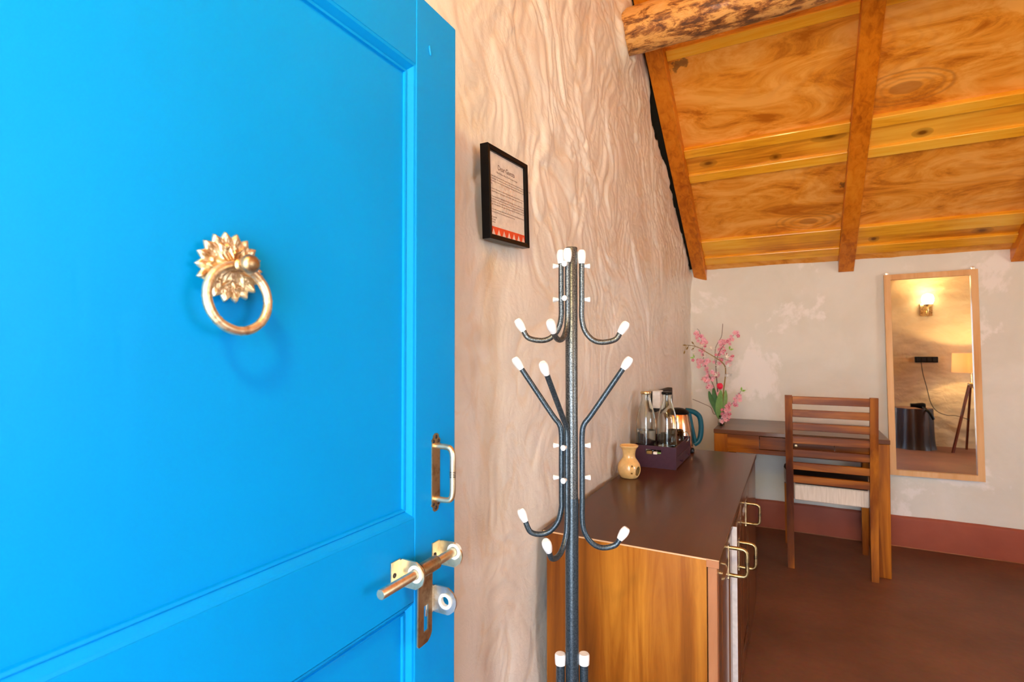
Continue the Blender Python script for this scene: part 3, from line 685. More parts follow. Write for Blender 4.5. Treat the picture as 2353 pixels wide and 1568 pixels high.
# ------------------------------------------------------------------ cabinet
CX0, CX1, CY0, CY1, CH = -.638, -.170, 1.418, 2.962, .724
cab = thing('cabinet', (-.41, 2.19, 0), 'long low brown wooden cabinet with brass handled doors against the left wall', 'cabinet')
obj('cabinet_top', box(CX0 - .017, CX1 + .004, CY0 + .0005, CY1, CH - .019, CH, .0012), 'cab_top', cab, label='glossy dark brown top')
obj('side_panel', box(CX0, CX1 - .026, CY0 - .001, CY0 + .018, 0, CH - .0195), 'cab_side', cab, label='golden brown veneered side')
obj('top_lipping', box(CX0 - .010, CX1 - .026, CY0 - .001, CY0 + .0004, CH - .0195, CH - .003), 'cab_side', cab)
obj('top_lipping', box(CX0 - .012, CX1 + .004, CY0 - .0022, CY0 + .0008, CH - .003, CH + .0004), 'cab_lip', cab, label='pale edge line of the top')
obj('edge_strip', box(CX1 - .0235, CX1 - .001, CY0, CY0 + .03, 0, CH - .020, .0012), 'cab_edge', cab)
obj('top_nosing', box(CX1 - .026, CX1 + .004, CY0 - .0035, CY0 - .002, CH - .0195, CH - .001, .0004), 'cab_edge', cab)
obj('side_panel', box(CX0, CX1 - .002, CY1 - .02, CY1, 0, CH - .019), 'cab_door', cab)
obj('carcass', box(CX0, CX1 - .02, CY0 + .018, CY1 - .02, .05, CH - .02), 'cab_door', cab)
obj('plinth', box(CX0, CX1 - .03, CY0 + .018, CY1 - .02, 0, .05), 'cab_door', cab)
def cab_door(y0, y1, hy_, hz, swing=0., pale=False):
    b_ = bmesh.new(); z0, z1 = .055, CH - .022; x0 = CX1 - .019; x1 = CX1 - .001; w = .055
    for a in ((y0, y0 + w, z0, z1), (y1 - w, y1, z0, z1), (y0 + w, y1 - w, z0, z0 + w), (y0 + w, y1 - w, z1 - w, z1)): box(x0, x1, a[0], a[1], a[2], a[3], .0015, b_)
    rg = []
    for e, x in ((0, x1 - .012), (.028, x1 - .003), (.034, x1 - .001), (.06, x1 - .001)):
        rg.append([b_.verts.new((x, a, c)) for a, c in ((y0 + w + e, z0 + w + e), (y1 - w - e, z0 + w + e), (y1 - w - e, z1 - w - e), (y0 + w + e, z1 - w - e))])
    for A, B in zip(rg[:-1], rg[1:]):
        for k in range(4): b_.faces.new((A[k], A[(k + 1) % 4], B[(k + 1) % 4], B[k]))
    b_.faces.new(rg[-1])
    if swing: bmesh.ops.rotate(b_, verts=b_.verts, cent=(x0, y1, 0), matrix=Matrix.Rotation(swing, 3, 'Z'))
    d = obj('door', b_, 'cab_door', cab)
    if pale:
        e_ = box(x0 + .001, x1 - .001, y0 - .0012, y0 + .0005, z0, z1)
        bmesh.ops.rotate(e_, verts=e_.verts, cent=(x0, y1, 0), matrix=Matrix.Rotation(swing, 3, 'Z')); obj('door_edge_glare', e_, 'cab_glare', d, label='pale strip painting the glare on the door edge')
    hx = CX1 + (math.sin(swing) * (y1 - hy_) if swing else 0)
    pull(d, hx - .001, hy_, hz, hz + .080, 'handle', .050, .0055, True, .014, .006, 'brass_dark')
    return d
cab_door(1.450, 1.780, 1.685, .590); cab_door(1.785, 2.125, 1.895, .540, math.radians(2.6), True); cab_door(2.130, 2.470, 2.345, .552)
obj('end_stile', box(CX1 - .02, CX1 - .001, 2.475, CY1 - .001, .0, CH - .02, .003), 'cab_door', cab)

# ------------------------------------------------------------------ oil burner
bc = Vector((-.604, 2.175, CH))
prof = [(.0, .0005), (.030, .0), (.040, .010), (.0455, .025), (.0470, .040), (.0440, .056), (.036, .070), (.0275, .082), (.0255, .092), (.0262, .105), (.030, .118), (.0365, .127), (.0385, .132), (.0378, .1345)]
pp = catmull([(r, 0, z) for r, z in prof], 6); bm = lathe([(max(p.x, 0), p.z) for p in pp], 120)
tc_ = math.atan2(-bc.y, -bc.x)
dead = []
for f_ in bm.faces:
    c = f_.calc_center_median(); a = (math.atan2(c.y, c.x) - tc_ + PI) % (2 * PI) - PI; rad_ = math.hypot(c.x, c.y)
    for (a0, z0, ry, rz) in ((math.radians(56), .031, .017, .020), (math.radians(15), .055, .0036, .0036), (math.radians(13), .026, .0036, .0036), (math.radians(-160), .03, .004, .004)):
        if ((a - a0) * rad_ / ry) ** 2 + ((c.z - z0) / rz) ** 2 < 1: dead.append(f_); break
bmesh.ops.delete(bm, geom=dead, context='FACES'); bmesh.ops.translate(bm, verts=bm.verts, vec=bc)
ob = obj('oil_burner', bm, 'ceramic', None, True); tag(ob, 'small yellow ceramic oil burner pot with holes on the cabinet beside the box', 'oil burner')
sm_ = ob.modifiers.new('solid', 'SOLIDIFY'); sm_.thickness = .0035; sm_.offset = -1
obj('oil_bowl', lathe([(0, .086), (.020, .088), (.0225, .098), (.0215, .098), (.018, .091), (0, .089)], 32, bc), 'ceramic', ob, True).location = (0, 0, 0)

# ------------------------------------------------------------------ amenity box
BX0, BX1, BY0, BY1, BZ1 = -.648, -.456, 2.402, 2.768, .822
bx = thing('tea_box', (-.55, 2.585, CH), 'dark purple open top tea box with drawers on the cabinet', 'box')
SL0, SL1, SZ0, SZ1 = -.590, -.522, .790, .806
fb = bmesh.new(); T5 = .006
for a in ((BX0, BX1, CH, SZ0), (BX0, BX1, SZ1, BZ1), (BX0, SL0, SZ0, SZ1), (SL1, BX1, SZ0, SZ1)): box(a[0], a[1], BY0, BY0 + T5, a[2], a[3], 0, fb)
obj('front_board', fb, 'box', bx)
obj('back_board', box(BX0, BX1, BY1 - T5, BY1, CH, BZ1), 'box', bx)
obj('side_board', box(BX0, BX0 + T5, BY0 + T5, BY1 - T5, CH, BZ1), 'box', bx)
obj('side_board', box(BX1 - T5 - .002, BX1 - .002, BY0 + T5, BY1 - T5, .778, BZ1), 'box', bx)
obj('tray_floor', box(BX0 + T5, BX1 - T5, BY0 + T5, BY1 - T5, .781, .785), 'box', bx)
for a, c in ((BY0 + .008, (BY0 + BY1) / 2 - .001), ((BY0 + BY1) / 2 + .001, BY1 - .008)):
    d = obj('drawer', box(BX1 - .10, BX1 - .001, a, c, CH + .003, .775, .0008), 'box', bx)
    obj('knob', lathe([(0, 0), (.003, 0), (.003, .005), (.006, .009), (.006, .013), (0, .015)], 14, (BX1 - .001, (a + c) / 2, .750), axis=(1, 0, 0)), 'box', d, True)
for i, (x, w_, m_, lb) in enumerate(((-.574, .012, 'olive', 'green stemmed tea stirrer lying in the slot of the box'), (-.548, .009, 'petal_white', 'white wrapped sachet inside the slot of the tea box'), (-.532, .010, 'leaf', 'green sachet inside the slot of the tea box'))):
    s_ = box(x - w_, x + w_, 2.396 + .003 * i, 2.420, .7852, .7985 - .002 * i, .003, seg=2)
    tag(obj('sachet', s_, m_, None, True), lb, 'sachet', 'sachets in the tea box')
FZ = .785
BP = [(0, 0), (.038, 0), (.0435, .003), (.045, .010), (.045, .125), (.0435, .150), (.037, .182), (.0275, .215), (.0215, .240), (.0205, .262), (.0220, .264), (.0220, .270), (.0190, .272)]
def bottle(x, y, capm, lb, lvl, s=1.):
    c = Vector((x, y, FZ)); t = thing('glass_bottle', c, lb, 'bottle', 'glass water bottles in the tea box')
    outp = [(p.x * s, p.z * s) for p in catmull([(r, 0, z) for r, z in BP], 4)]
    inn = [(max(r - .0028, 0), z) for r, z in outp[::-1]]; inn = [(r, max(z, .006)) for r, z in inn]
    ob_ = lathe(outp + inn, 40, c)
    bmesh.ops.remove_doubles(ob_, verts=ob_.verts, dist=1e-5)
    obj('bottle_glass', ob_, 'glass', t, 'all')
    wpr = [(0, .0065)] + [(max(r - .0031, 0), z) for r, z in outp if .0085 < z < lvl] ; wpr += [(wpr[-1][0], lvl), (0, lvl)]
    obj('water', lathe(wpr, 36, c), 'water', t, True)
    obj('bottle_cap', lathe([(0, .266 * s), (.0235, .266 * s), (.0245, .268 * s), (.0245, .275 * s), (.0225, .2775 * s), (0, .278 * s)], 28, c), capm, t, True)
bottle(-.6015, 2.458, 'gold_lid', 'clear glass bottle with gold lid standing in the tea box', .100)
bottle(-.510, 2.478, 'black_gloss', 'clear glass bottle with black lid standing in the tea box', .030)
mg = thing('glass_mug', (-.500, 2.625, FZ), 'clear glass mug lying behind the bottles in the tea box', 'mug')
mc = Vector((-.500, 2.625, FZ))
mb = lathe([(0, 0), (.030, 0), (.036, .006), (.038, .03), (.037, .085), (.0345, .085), (.0355, .03), (.033, .009), (0, .007)], 36, mc); obj('mug_body', mb, 'glass', mg, 'all')
D = RT; P = catmull([mc + D * .036 + Vector((0, 0, .070)), mc + D * .050 + Vector((0, 0, .073)), mc + D * .062 + Vector((0, 0, .055)), mc + D * .058 + Vector((0, 0, .030)), mc + D * .037 + Vector((0, 0, .020))], 6)
obj('handle', tube(P, .0035, 10), 'glass', mg, True)
tag(obj('coffee_jar', lathe([(0, 0), (.024, 0), (.026, .004), (.026, .05), (.022, .056), (.0, .058)], 24, (-.575, 2.70, FZ)), 'black_gloss', None, True), 'small dark jar at the back of the tea box behind the bottles', 'jar')
# ------------------------------------------------------------------ kettle
kt = Vector((-.535, 2.868, CH)); ket = thing('electric_kettle', kt, 'copper electric kettle with black lid and teal handle behind the tea box', 'kettle')
obj('kettle_base', lathe([(0, 0), (.080, 0), (.083, .006), (.080, .018), (.070, .022), (0, .022)], 40, kt), 'black_gloss', ket, True)
obj('kettle_body', lathe([(0, .022), (.074, .022), (.076, .030), (.074, .080), (.066, .140), (.056, .190), (.053, .197), (0, .197)], 48, kt), 'copper', ket, True)
obj('lid', lathe([(0, .197), (.056, .197), (.058, .205), (.050, .216), (.025, .226), (.010, .228), (0, .228)], 40, kt), 'black_gloss', ket, True)
HD = (RT * .95 + TW * .10).normalized(); q = lambda r, z: kt + HD * r + Vector((0, 0, z))
P = catmull([q(.040, .214), q(.068, .210), q(.092, .200), (q(.112, .178)), q(.119, .130), q(.115, .080), q(.103, .052), q(.082, .036)], 7)
obj('handle', tube(P, [.0135] * len(P), 14), 'teal', ket, True)
P = catmull([q(.058, .205), q(.068, .150), q(.080, .090), q(.090, .036)], 5); obj('handle_spine', tube(P, .010, 12), 'teal', ket, True)
q = lambda r, z: kt - HD * r + Vector((0, 0, z))
obj('spout', hexa([q(.045, .150) + TW * .018, q(.045, .150) - TW * .018, q(.060, .150) - TW * .010, q(.060, .150) + TW * .010, q(.045, .198) + TW * .026, q(.045, .198) - TW * .026, q(.086, .200) - TW * .008, q(.086, .200) + TW * .008]), 'copper', ket)
# ------------------------------------------------------------------ wall socket with adapter
so = thing('socket_board', (-.655, 2.98, .97), 'black socket board on the left wall above the kettle', 'socket')
obj('board', box(-.675, -.630, 2.80, 3.22, .929, 1.034, .004), 'black_matt', so)
for k in range(4): obj('socket_module', box(-.631, -.6275, 2.82 + k * .10, 2.905 + k * .10, .94, 1.024, .002), 'black_matt', so)
ad = obj('plug_adapter', box(-.640, -.600, 2.745, 2.825, .955, 1.045, .006, seg=2), 'white_cap', None)
tag(ad, 'white plug adapter on the black socket board behind the bottles', 'adapter')

# ------------------------------------------------------------------ desk
DK0, DK1, DYF, DYB, DH = -.441, .472, 3.535, 4.150, .760
dk_ = thing('writing_desk', (.015, 3.85, 0), 'dark brown wooden writing desk with drawers against the back wall', 'desk')
obj('desk_top', box(DK0, DK1, DYF, DYB, DH - .026, DH, .003, seg=2), 'sheesham_top', dk_)
for x0, y0 in ((DK0 + .002, DYF + .002), (DK1 - .080, DYF + .002), (DK0 + .002, DYB - .08), (DK1 - .080, DYB - .08)):
    obj('leg', box(x0, x0 + .078, y0, y0 + .075, 0, DH - .026, .003), 'sheesham_z', dk_)
AX0, AX1 = DK0 + .08, DK1 - .08
obj('bottom_rail', box(AX0, AX1, DYF + .004, DYF + .030, .624, .652, .002), 'sheesham', dk_)
obj('apron_panel', box(AX0, -.182, DYF + .012, DYF + .030, .652, .734), 'sheesham', dk_)
obj('apron_panel', box(.212, AX1, DYF + .012, DYF + .030, .652, .734), 'sheesham', dk_)
dr = obj('drawer', box(-.179, .209, DYF + .006, DYF + .30, .655, .731, .0015), 'sheesham', dk_)
obj('knob', lathe([(0, 0), (.004, 0), (.004, .008), (.009, .012), (.009, .018), (0, .021)], 16, (.015, DYF + .006, .693), axis=(0, -1, 0)), 'bronze', dr, True)
obj('side_rail', box(DK0 + .006, DK0 + .03, DYF + .077, DYB - .08, .624, .734), 'sheesham', dk_)
obj('side_rail', box(DK1 - .03, DK1 - .006, DYF + .077, DYB - .08, .624, .734), 'sheesham', dk_)
obj('back_rail', box(AX0, AX1, DYB - .03, DYB - .008, .624, .734), 'sheesham', dk_)

# ------------------------------------------------------------------ chair
ch = thing('dining_chair', (.19, 3.66, 0), 'brown wooden slat back chair with linen seat pushed up to the desk', 'chair')
def post_y(z): return 3.468 + .018 * math.sin(min(z / .8, 1) * PI) - .045 * z ** 2.2
for x0 in (-.016, .386):
    pts = []
    zs_ = [0, .1, .2, .3, .4, .5, .6, .7, .8, .9, .997]
    b_ = bmesh.new(); rg = []
    for z in zs_:
        w_ = .034 + .004 * min(1, z / .4); y = post_y(z); dx = -.006 * z if x0 < .1 else .0
        d_ = .030 + .008 * math.sin(z * PI)
        rg.append([b_.verts.new((x0 + dx + a * w_ / 2 + .001, y + c * d_ / 2, z + .0)) for a, c in ((-1, -1), (1, -1), (1, 1), (-1, 1))])
    for A, B in zip(rg[:-1], rg[1:]):
        for k in range(4): b_.faces.new((A[k], A[(k + 1) % 4], B[(k + 1) % 4], B[k]))
    b_.faces.new(rg[0][::-1]); b_.faces.new(rg[-1]); b_.normal_update()
    obj('rear_leg', b_, 'sheesham_z', ch)
for i in range(7):
    zt_ = .992 - .0765 * i; y = post_y(zt_ - .02); h_ = .042 if i else .044
    obj('back_slat', box(-.002, .372, y - .009, y + .011, zt_ - h_, zt_, .002), 'sheesham', ch)
for x0, x1 in ((-.052, -.014), (.368, .406)):
    obj('front_leg', hexa([(x0 + .004, 3.885, 0), (x1 - .004, 3.885, 0), (x1 - .004, 3.915, 0), (x0 + .004, 3.915, 0), (x0, 3.88, .39), (x1, 3.88, .39), (x1, 3.92, .39), (x0, 3.92, .39)]), 'sheesham_z', ch)
sb = hexa([(.004, 3.488, .385), (.368, 3.488, .385), (.410, 3.93, .392), (-.052, 3.93, .392), (.004, 3.488, .478), (.368, 3.488, .478), (.412, 3.935, .490), (-.056, 3.935, .490)], None, .006)
obj('seat', sb, 'linen', ch, True, label='pale linen covered seat')
sb = hexa([(.006, 3.495, .478), (.366, 3.495, .478), (.414, 3.937, .480), (-.058, 3.937, .480), (.012, 3.500, .492), (.360, 3.500, .492), (.406, 3.93, .512), (-.050, 3.93, .512)], None, .006)
obj('seat_pad', sb, 'dark_fabric', ch, True, label='dark top of the seat cushion')
for x in (-.016, .386): obj('glide', lathe([(0, -.0), (.012, 0), (.012, .004), (0, .004)], 10, (x, 3.468, 0)), 'white_cap', ch)

# ------------------------------------------------------------------ wall mirror
mi = thing('wall_mirror', (.774, 4.160, 1.103), 'tall pine framed mirror hanging on the pale back wall', 'mirror', rot=(0, math.radians(-.85), 0))
MW, MH, FW = .2345, .6425, .034
def mpiece(pts): 
    return prism(pts, -.026, .004, lambda a, b_, d: (a, d, b_))
for nm, pts in (('frame_rail', [(-MW, MH), (MW, MH), (MW - FW, MH - FW), (-MW + FW, MH - FW)]), ('frame_rail', [(-MW, -MH), (-MW + FW, -MH + FW), (MW - FW, -MH + FW), (MW, -MH)]),
                ('frame_stile', [(-MW, -MH), (-MW, MH), (-MW + FW, MH - FW), (-MW + FW, -MH + FW)]), ('frame_stile', [(MW, -MH), (MW - FW, -MH + FW), (MW - FW, MH - FW), (MW, MH)])):
    obj(nm, mpiece(pts), 'frame_pine', mi, local=True)
obj('mirror_glass', box(-MW + FW - .003, MW - FW + .003, -.012, -.006, -MH + FW - .003, MH - FW + .003), 'mirror', mi, local=True)
for s_ in (-1, 1):
    obj('hanging_clip', lathe([(0, -.006), (.010, -.006), (.010, 0), (.004, .001), (0, .002)], 14, (s_ * (MW - .02), -.006, MH + .010), axis=(0, -1, 0)), 'zinc', mi, True, local=True)

# ------------------------------------------------------------------ vase and flowers on the desk
vc = Vector((-.418, 3.735, DH)); VY = 3.735
vs = obj('glass_vase', lathe([(0, 0), (.018, 0), (.021, .003), (.020, .030), (.014, .052), (.016, .064), (.0145, .064), (.0125, .052), (.018, .030), (.018, .005), (0, .004)], 28, vc), 'glass', None, 'all')
tag(vs, 'tiny clear glass vase on the left corner of the desk', 'vase')
# blossom meshes
def blossom_mesh(name, pet_m, ctr_m, r=.014):
    b_ = bmesh.new(); b_.faces.ensure_lookup_table()
    for k in range(5):
        t_ = 2 * PI * k / 5; d = Vector((math.cos(t_), math.sin(t_), .25)); e = Vector((-math.sin(t_), math.cos(t_), 0))
        vs_ = [b_.verts.new(p) for p in (Vector((0, 0, 0)), d * r * .55 - e * r * .42, d * r * .98 - e * r * .22 + Vector((0, 0, .002)), d * r * .98 + e * r * .22 + Vector((0, 0, .002)), d * r * .55 + e * r * .42)]
        b_.faces.new(vs_)
    lathe([(0, 0), (.003, .001), (.0032, .003), (0, .0045)], 8, (0, 0, 0), b_)
    me = bpy.data.meshes.new(name); b_.to_mesh(me); b_.free(); me.materials.append(M[pet_m]); me.materials.append(M[ctr_m])
    for i, p in enumerate(me.polygons): p.material_index = 0 if i < 5 else 1
    return me
BL = [blossom_mesh('blossom', 'petal_pink', 'petal_rose'), blossom_mesh('blossom', 'petal_pink', 'petal_peach', .017), blossom_mesh('blossom', 'petal_rose', 'petal_pink', .011)]
def W3(p, dy=0.): return Vector((p[0], VY + dy, p[1]))
ROOT = vc + Vector((0, 0, .004))
def branch(pts, lb, blooms, leaves=(), m_='twig', r0=.0028, dys=0., nb=4, spread=.013):
    t = thing('blossom_branch', ROOT, lb, 'flower', 'blossom branches in the vase')
    P = catmull([ROOT + Vector((random.uniform(-.006, .006), random.uniform(-.006, .006), 0))] + [ROOT + Vector((0, 0, .062)) + Vector((random.uniform(-.004, .004), 0, 0))] + [W3(p, dys * i / len(pts)) for i, p in enumerate(pts)], 6)
    obj('twig', tube(P, [r0 * (1 - .65 * i / len(P)) for i in range(len(P))], 7), m_, t, True)
    for bp in blooms:
        c0 = W3(bp, dys * .6)
        near = min(P, key=lambda q: (q - c0).length)
        for j in range(nb):
            o = link('blossom', BL[(0, 1, 2, 0)[random.randrange(4)]], t)
            off = Vector((random.gauss(0, spread), random.gauss(-.008, spread), random.gauss(0, spread)))
            o.location = c0 + off - ROOT
            o.rotation_euler = (PI / 2 + random.uniform(-.7, .5), random.uniform(-.6, .6), random.uniform(-.8, .8)); s_ = random.uniform(.8, 1.2); o.scale = (s_, s_, s_)
        if (near - c0).length > .008: obj('twiglet', tube([near, (near + c0) / 2 + Vector((0, 0, .004)), c0], .0011, 5), m_, t)
    for a, ang in leaves:
        c0 = W3(a, dys)
        for s_ in (-1, 1):
            d = Vector((math.cos(ang + s_ * .6), -.2, math.sin(ang + s_ * .6))); e = Vector((-d.z, 0, d.x)) * .006
            b_ = bmesh.new(); v_ = [b_.verts.new(q) for q in (c0, c0 + d * .014 + e, c0 + d * .030, c0 + d * .014 - e)]; b_.faces.new(v_); 
            b3 = b_.verts.new(c0 + d * .014 + Vector((0, -.003, 0)))
            obj('leaf', b_, 'sprig', t)
    return t
branch([(-.456, .993), (-.514, 1.146), (-.53, 1.233), (-.534, 1.272), (-.541, 1.331), (-.55, 1.38), (-.566, 1.402)], 'left leaning pink blossom branch in the desk vase',
       [(-.568, 1.363), (-.548, 1.35), (-.525, 1.331), (-.534, 1.301), (-.518, 1.292), (-.565, 1.194), (-.537, 1.185), (-.542, 1.146), (-.509, 1.185), (-.51, 1.117), (-.501, 1.083), (-.524, 1.059), (-.483, 1.055), (-.469, 1.094), (-.488, 1.011), (-.534, 1.248)], [((-.585, 1.203), 2.4)])
branch([(-.438, .97), (-.448, 1.147), (-.432, 1.234), (-.391, 1.301), (-.346, 1.348), (-.329, 1.376)], 'upright pink blossom branch reaching up right above the tulip in the vase',
       [(-.409, 1.291), (-.4, 1.315), (-.371, 1.308), (-.36, 1.338), (-.327, 1.364), (-.432, 1.234), (-.446, 1.176), (-.409, 1.262), (-.365, 1.205), (-.372, 1.186), (-.429, .999), (-.419, 1.186), (-.455, 1.079)], [((-.368, 1.258), .8)], dys=.03)
branch([(-.405, .845), (-.394, .872), (-.35, .907), (-.314, .955), (-.292, .994)], 'low pink blossom branch drooping right over the desk from the vase',
       [(-.399, .812), (-.379, .853), (-.372, .882), (-.394, .838), (-.323, .908), (-.315, .937), (-.301, .951), (-.363, .892), (-.386, .818)], [((-.290, .992), .9)], dys=-.05)
# lily stalk
ly = thing('lily_stalk', ROOT, 'olive stalk with white lilies arching left over the other flowers in the vase', 'flower')
P = catmull([ROOT, ROOT + Vector((.004, 0, .062))] + [W3(p, -.03) for p in [(-.398, .995), (-.386, 1.1), (-.392, 1.157), (-.437, 1.2), (-.504, 1.243), (-.55, 1.272), (-.597, 1.287), (-.644, 1.29)]], 6)
obj('stalk', tube(P, [.0045 * (1 - .6 * i / len(P)) for i in range(len(P))], 8), 'olive', ly, True)
for a in [(-.59, 1.304), (-.642, 1.29), (-.626, 1.27), (-.645, 1.243), (-.59, 1.265)]:
    c0 = W3(a, -.03); near = min(P, key=lambda q: (q - c0).length + (0 if q.x > c0.x + .01 else .05)); d = (c0 - near).normalized()
    b_ = tube([near, c0 - d * .008], .0014, 5); lathe([(0, -.012), (.0045, -.004), (.005, .002), (.003, .010), (0, .014)], 8, c0, b_, axis=d); obj('bud', b_, 'olive', ly, True)
def lily(c0, ang, s=1., n_=6):
    b_ = bmesh.new(); ax = Vector((math.cos(ang), -.6, math.sin(ang))).normalized(); u = ax.orthogonal().normalized(); w_ = ax.cross(u)
    for k in range(n_):
        t_ = 2 * PI * k / n_; d = (u * math.cos(t_) + w_ * math.sin(t_)); e = ax.cross(d) * .0045 * s
        p1 = c0 + (ax * .018 + d * .006) * s; p2 = c0 + (ax * .027 + d * .018) * s; p3 = c0 + (ax * .026 + d * .033) * s
        A = [b_.verts.new(q) for q in (c0, p1 - e, p1 + e)]; B = [b_.verts.new(q) for q in (p2 - e * 1.2, p2 + e * 1.2)]; C_ = b_.verts.new(p3)
        b_.faces.new(A); b_.faces.new((A[1], B[0], B[1], A[2])); b_.faces.new((B[0], C_, B[1]))
    return obj('lily_bloom', b_, 'petal_white', ly, True)
for a, ang in [((-.392, 1.205), .5), ((-.376, 1.176), -1.), ((-.375, 1.115), -1.3), ((-.491, 1.216), 3.0), ((-.523, 1.267), 1.9), ((-.414, 1.157), 3.6), ((-.565, 1.25), 3.5), ((-.472, 1.25), 1.5), ((-.428, 1.08), 2.3)]:
    lily(W3(a, -.035), ang, .95)
# tulip with broad leaves
tu = thing('tulip', ROOT, 'single crimson tulip with broad green leaves in the vase', 'flower')
obj('stem', tube(catmull([ROOT, ROOT + Vector((.002, -.004, .062)), W3((-.416, .947), -.05), W3((-.416, 1.0), -.055)], 6), .003, 8), 'leaf', tu, True)
tc0 = W3((-.418, 1.018), -.055)
b_ = bmesh.new()
for k in range(6):
    t_ = 2 * PI * k / 6; d = Vector((math.cos(t_), math.sin(t_), 0)); e = Vector((-math.sin(t_), math.cos(t_), 0)); rg = []
    rr = .019 if k % 2 else .017
    for f_, rad_, w_ in ((0, .003, .004), (.25, rr * .9, .010), (.55, rr * 1.05, .0125), (.8, rr * .9, .009), (1, rr * .55, .001)):
        z = Vector((0, 0, -.018 + f_ * .042)); rg.append([b_.verts.new(tc0 + z + d * rad_ * m2 + e * w_ * m_) for m_, m2 in ((-1, .85), (0, 1.05), (1, .85))])
    for A, B in zip(rg[:-1], rg[1:]):
        for j in range(2): b_.faces.new((A[j], A[j + 1], B[j + 1], B[j]))
obj('bloom', b_, 'tulip', tu, 'all')
def leaf(pts, w_, m_, dy):
    P = catmull([W3(p, dy * (i / (len(pts) - 1))) for i, p in enumerate(pts)], 6); b_ = bmesh.new(); rg = []
    for i, p in enumerate(P):
        f_ = i / (len(P) - 1); ww = w_ * math.sin(PI * min(.97, f_ * .85 + .12)) ** .8
        rg.append([b_.verts.new(p + Vector((-ww, .0, 0))), b_.verts.new(p + Vector((0, .006, 0))), b_.verts.new(p + Vector((ww, 0, 0)))])
    for A, B in zip(rg[:-1], rg[1:]):
        for j in range(2): b_.faces.new((A[j], A[j + 1], B[j + 1], B[j]))
    obj('leaf', b_, m_, tu, 'all')
leaf([(-.425, .80), (-.428, .86), (-.421, .93), (-.410, .993)], .023, 'leaf', -.07)
leaf([(-.428, .80), (-.450, .87), (-.475, .93), (-.488, .985)], .019, 'leaf_dark', -.04)
leaf([(-.424, .80), (-.445, .88), (-.457, .94), (-.463, 1.005)], .019, 'leaf_dark', -.02)
leaf([(-.420, .80), (-.405, .88), (-.395, .94), (-.392, .99)], .017, 'leaf', .03)
for pts, lb in (([(-.448, 1.10), (-.454, 1.248), (-.436, 1.306), (-.413, 1.349), (-.405, 1.432)], 'tall bare brown twig standing highest in the vase'), ([(-.464, .83), (-.484, .872), (-.53, .895), (-.60, .923)], 'bare brown twig bending left out of the vase')):
    tw = obj('bare_twig', tube(catmull([ROOT, ROOT + Vector((-.004, .004, .062))] + [W3(p, .01) for p in pts], 6), .0016, 6), 'twig', None, True); tag(tw, lb, 'twig')

# ------------------------------------------------------------------ things seen in the mirror
YW = YF - .01
st = thing('tree_stump', (1.375, -.21, 0), 'dark tree stump used as a side table reflected in the mirror', 'stump')
S = 64; th = np.linspace(0, 2 * PI, S + 1); zz_ = np.linspace(0, .515, 24); T_, Z_ = np.meshgrid(th, zz_)
r_ = .218 - .015 * (Z_ / .515) + .030 * (fbm(np.cos(T_) * 5 + 9, np.sin(T_) * 5 + 9, 4, 70) - .5) * 2 + .006 * (fbm(T_ * 20, Z_ * 6, 3, 72) - .5) + .02 * np.exp(-Z_ / .05)
X_ = r_ * np.cos(T_); Y_ = r_ * np.sin(T_)
grid_mesh('bark', X_, Y_, Z_, M['stump'], st)
b_ = bmesh.new(); b_.faces.new([b_.verts.new((X_[-1, k], Y_[-1, k], .515)) for k in range(S)]); obj('cut_top', b_, 'walnut', st, local=True)
# hair dryer on the stump
hd = thing('hair_dryer', (1.47, -.19, .515), 'black hair dryer lying on the tree stump in the mirror', 'hair dryer')
c0 = Vector((1.44, -.12, .552))
obj('barrel', lathe([(0, -.10), (.024, -.10), (.026, -.05), (.034, -.01), (.038, .03), (.030, .055), (0, .060)], 24, c0, axis=(1, 0, 0)), 'black_gloss', hd, True)
obj('handle', tube(catmull([c0 + Vector((.02, .02, -.01)), c0 + Vector((.07, .13, -.07)), c0 + Vector((.11, .15, -.155))], 5), .016, 12), 'black_gloss', hd, True)
# black board, cord
sb_ = thing('socket_strip', (1.57, YW, 1.14), 'long black four gang switch board on the lamp wall in the mirror', 'socket')
obj('board', box(1.447, 1.690, YF - .03, YF + .030, 1.10, 1.175, .004), 'black_gloss', sb_)
for k in range(4): obj('switch', box(1.459 + k * .058, 1.505 + k * .058, YF + .030, YF + .034, 1.112, 1.163, .0015), 'black_matt', sb_)
cd = obj('power_cord', tube(catmull([(1.51, YF + .035, 1.10), (1.525, YF + .045, .95), (1.56, YF + .05, .78), (1.60, YF + .05, .58), (1.66, YF + .05, .47), (1.76, YF + .06, .42), (1.85, YF + .08, .42), (1.93, -.14, .40)], 8), .004, 6), 'black_matt', None, True)
tag(cd, 'thin dark cord hanging from the switch board to the tripod lamp', 'cord')
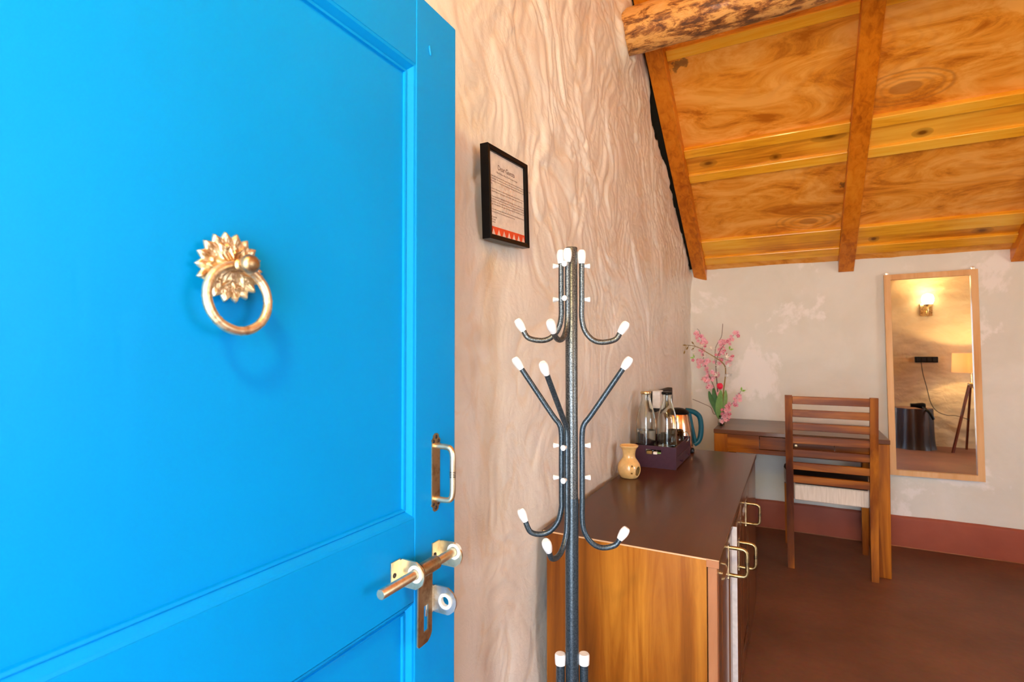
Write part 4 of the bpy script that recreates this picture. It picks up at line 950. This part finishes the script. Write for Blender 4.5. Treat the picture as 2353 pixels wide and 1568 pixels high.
# sconce
sc_ = thing('wall_sconce', (1.575, YF, 1.80), 'lit brass wall sconce with glass shade reflected high in the mirror', 'wall lamp')
obj('back_plate', prism([(-.065, -.10), (-.045, -.11), (.045, -.11), (.065, -.10), (.065, .06), (-.065, .06)], -.03, .02, lambda a, b2, d: (1.575 + a, YF + d, 1.82 + b2)), 'gold_lid', sc_)
obj('arm', tube(catmull([(1.575, YF + .02, 1.78), (1.575, YF + .08, 1.74), (1.575, YF + .11, 1.78), (1.575, YF + .11, 1.83)], 6), .008, 10), 'gold_lid', sc_, True)
obj('cup', lathe([(0, 0), (.03, .004), (.045, .02), (.048, .035), (.040, .035), (0, .02)], 24, (1.575, YF + .11, 1.83)), 'gold_lid', sc_, True)
obj('glass_shade', lathe([(.030, .0), (.050, .015), (.064, .05), (.066, .09), (.055, .125), (.045, .135)], 28, (1.575, YF + .11, 1.855)), 'lit', sc_, True)
# tripod lamp
LC = Vector((1.945, -.10, 0)); tl = thing('tripod_floor_lamp', LC, 'wooden tripod floor lamp with lit drum shade reflected in the mirror', 'floor lamp')
hd_z = .82
obj('brass_hub', lathe([(0, -.02), (.030, -.02), (.035, 0), (.035, .03), (.012, .04), (.008, .05), (.008, .20), (0, .20)], 20, LC + Vector((0, 0, hd_z))), 'gold_lid', tl, True)
for k in range(3):
    t_ = math.radians(150 + 120 * k); D = Vector((math.cos(t_), math.sin(t_), 0)); e = Vector((-D.y, D.x, 0)) * .011
    a = LC + D * .025 + Vector((0, 0, hd_z + .01)); z_ = LC + D * .245
    obj('leg', hexa([z_ - e - D * .012, z_ + e - D * .012, z_ + e + D * .012, z_ - e + D * .012, a - e - D * .012, a + e - D * .012, a + e + D * .012, a - e + D * .012]), 'walnut', tl)
obj('bulb', lathe([(0, 0), (.012, 0), (.014, .04), (.028, .08), (.030, .10), (.020, .125), (0, .13)], 20, LC + Vector((0, 0, .985))), 'lit', tl, True)
obj('lamp_shade', lathe([(.185, .985), (.178, 1.225), (.176, 1.225), (.183, .985)], 48, LC, close=True), 'shade', tl, True)
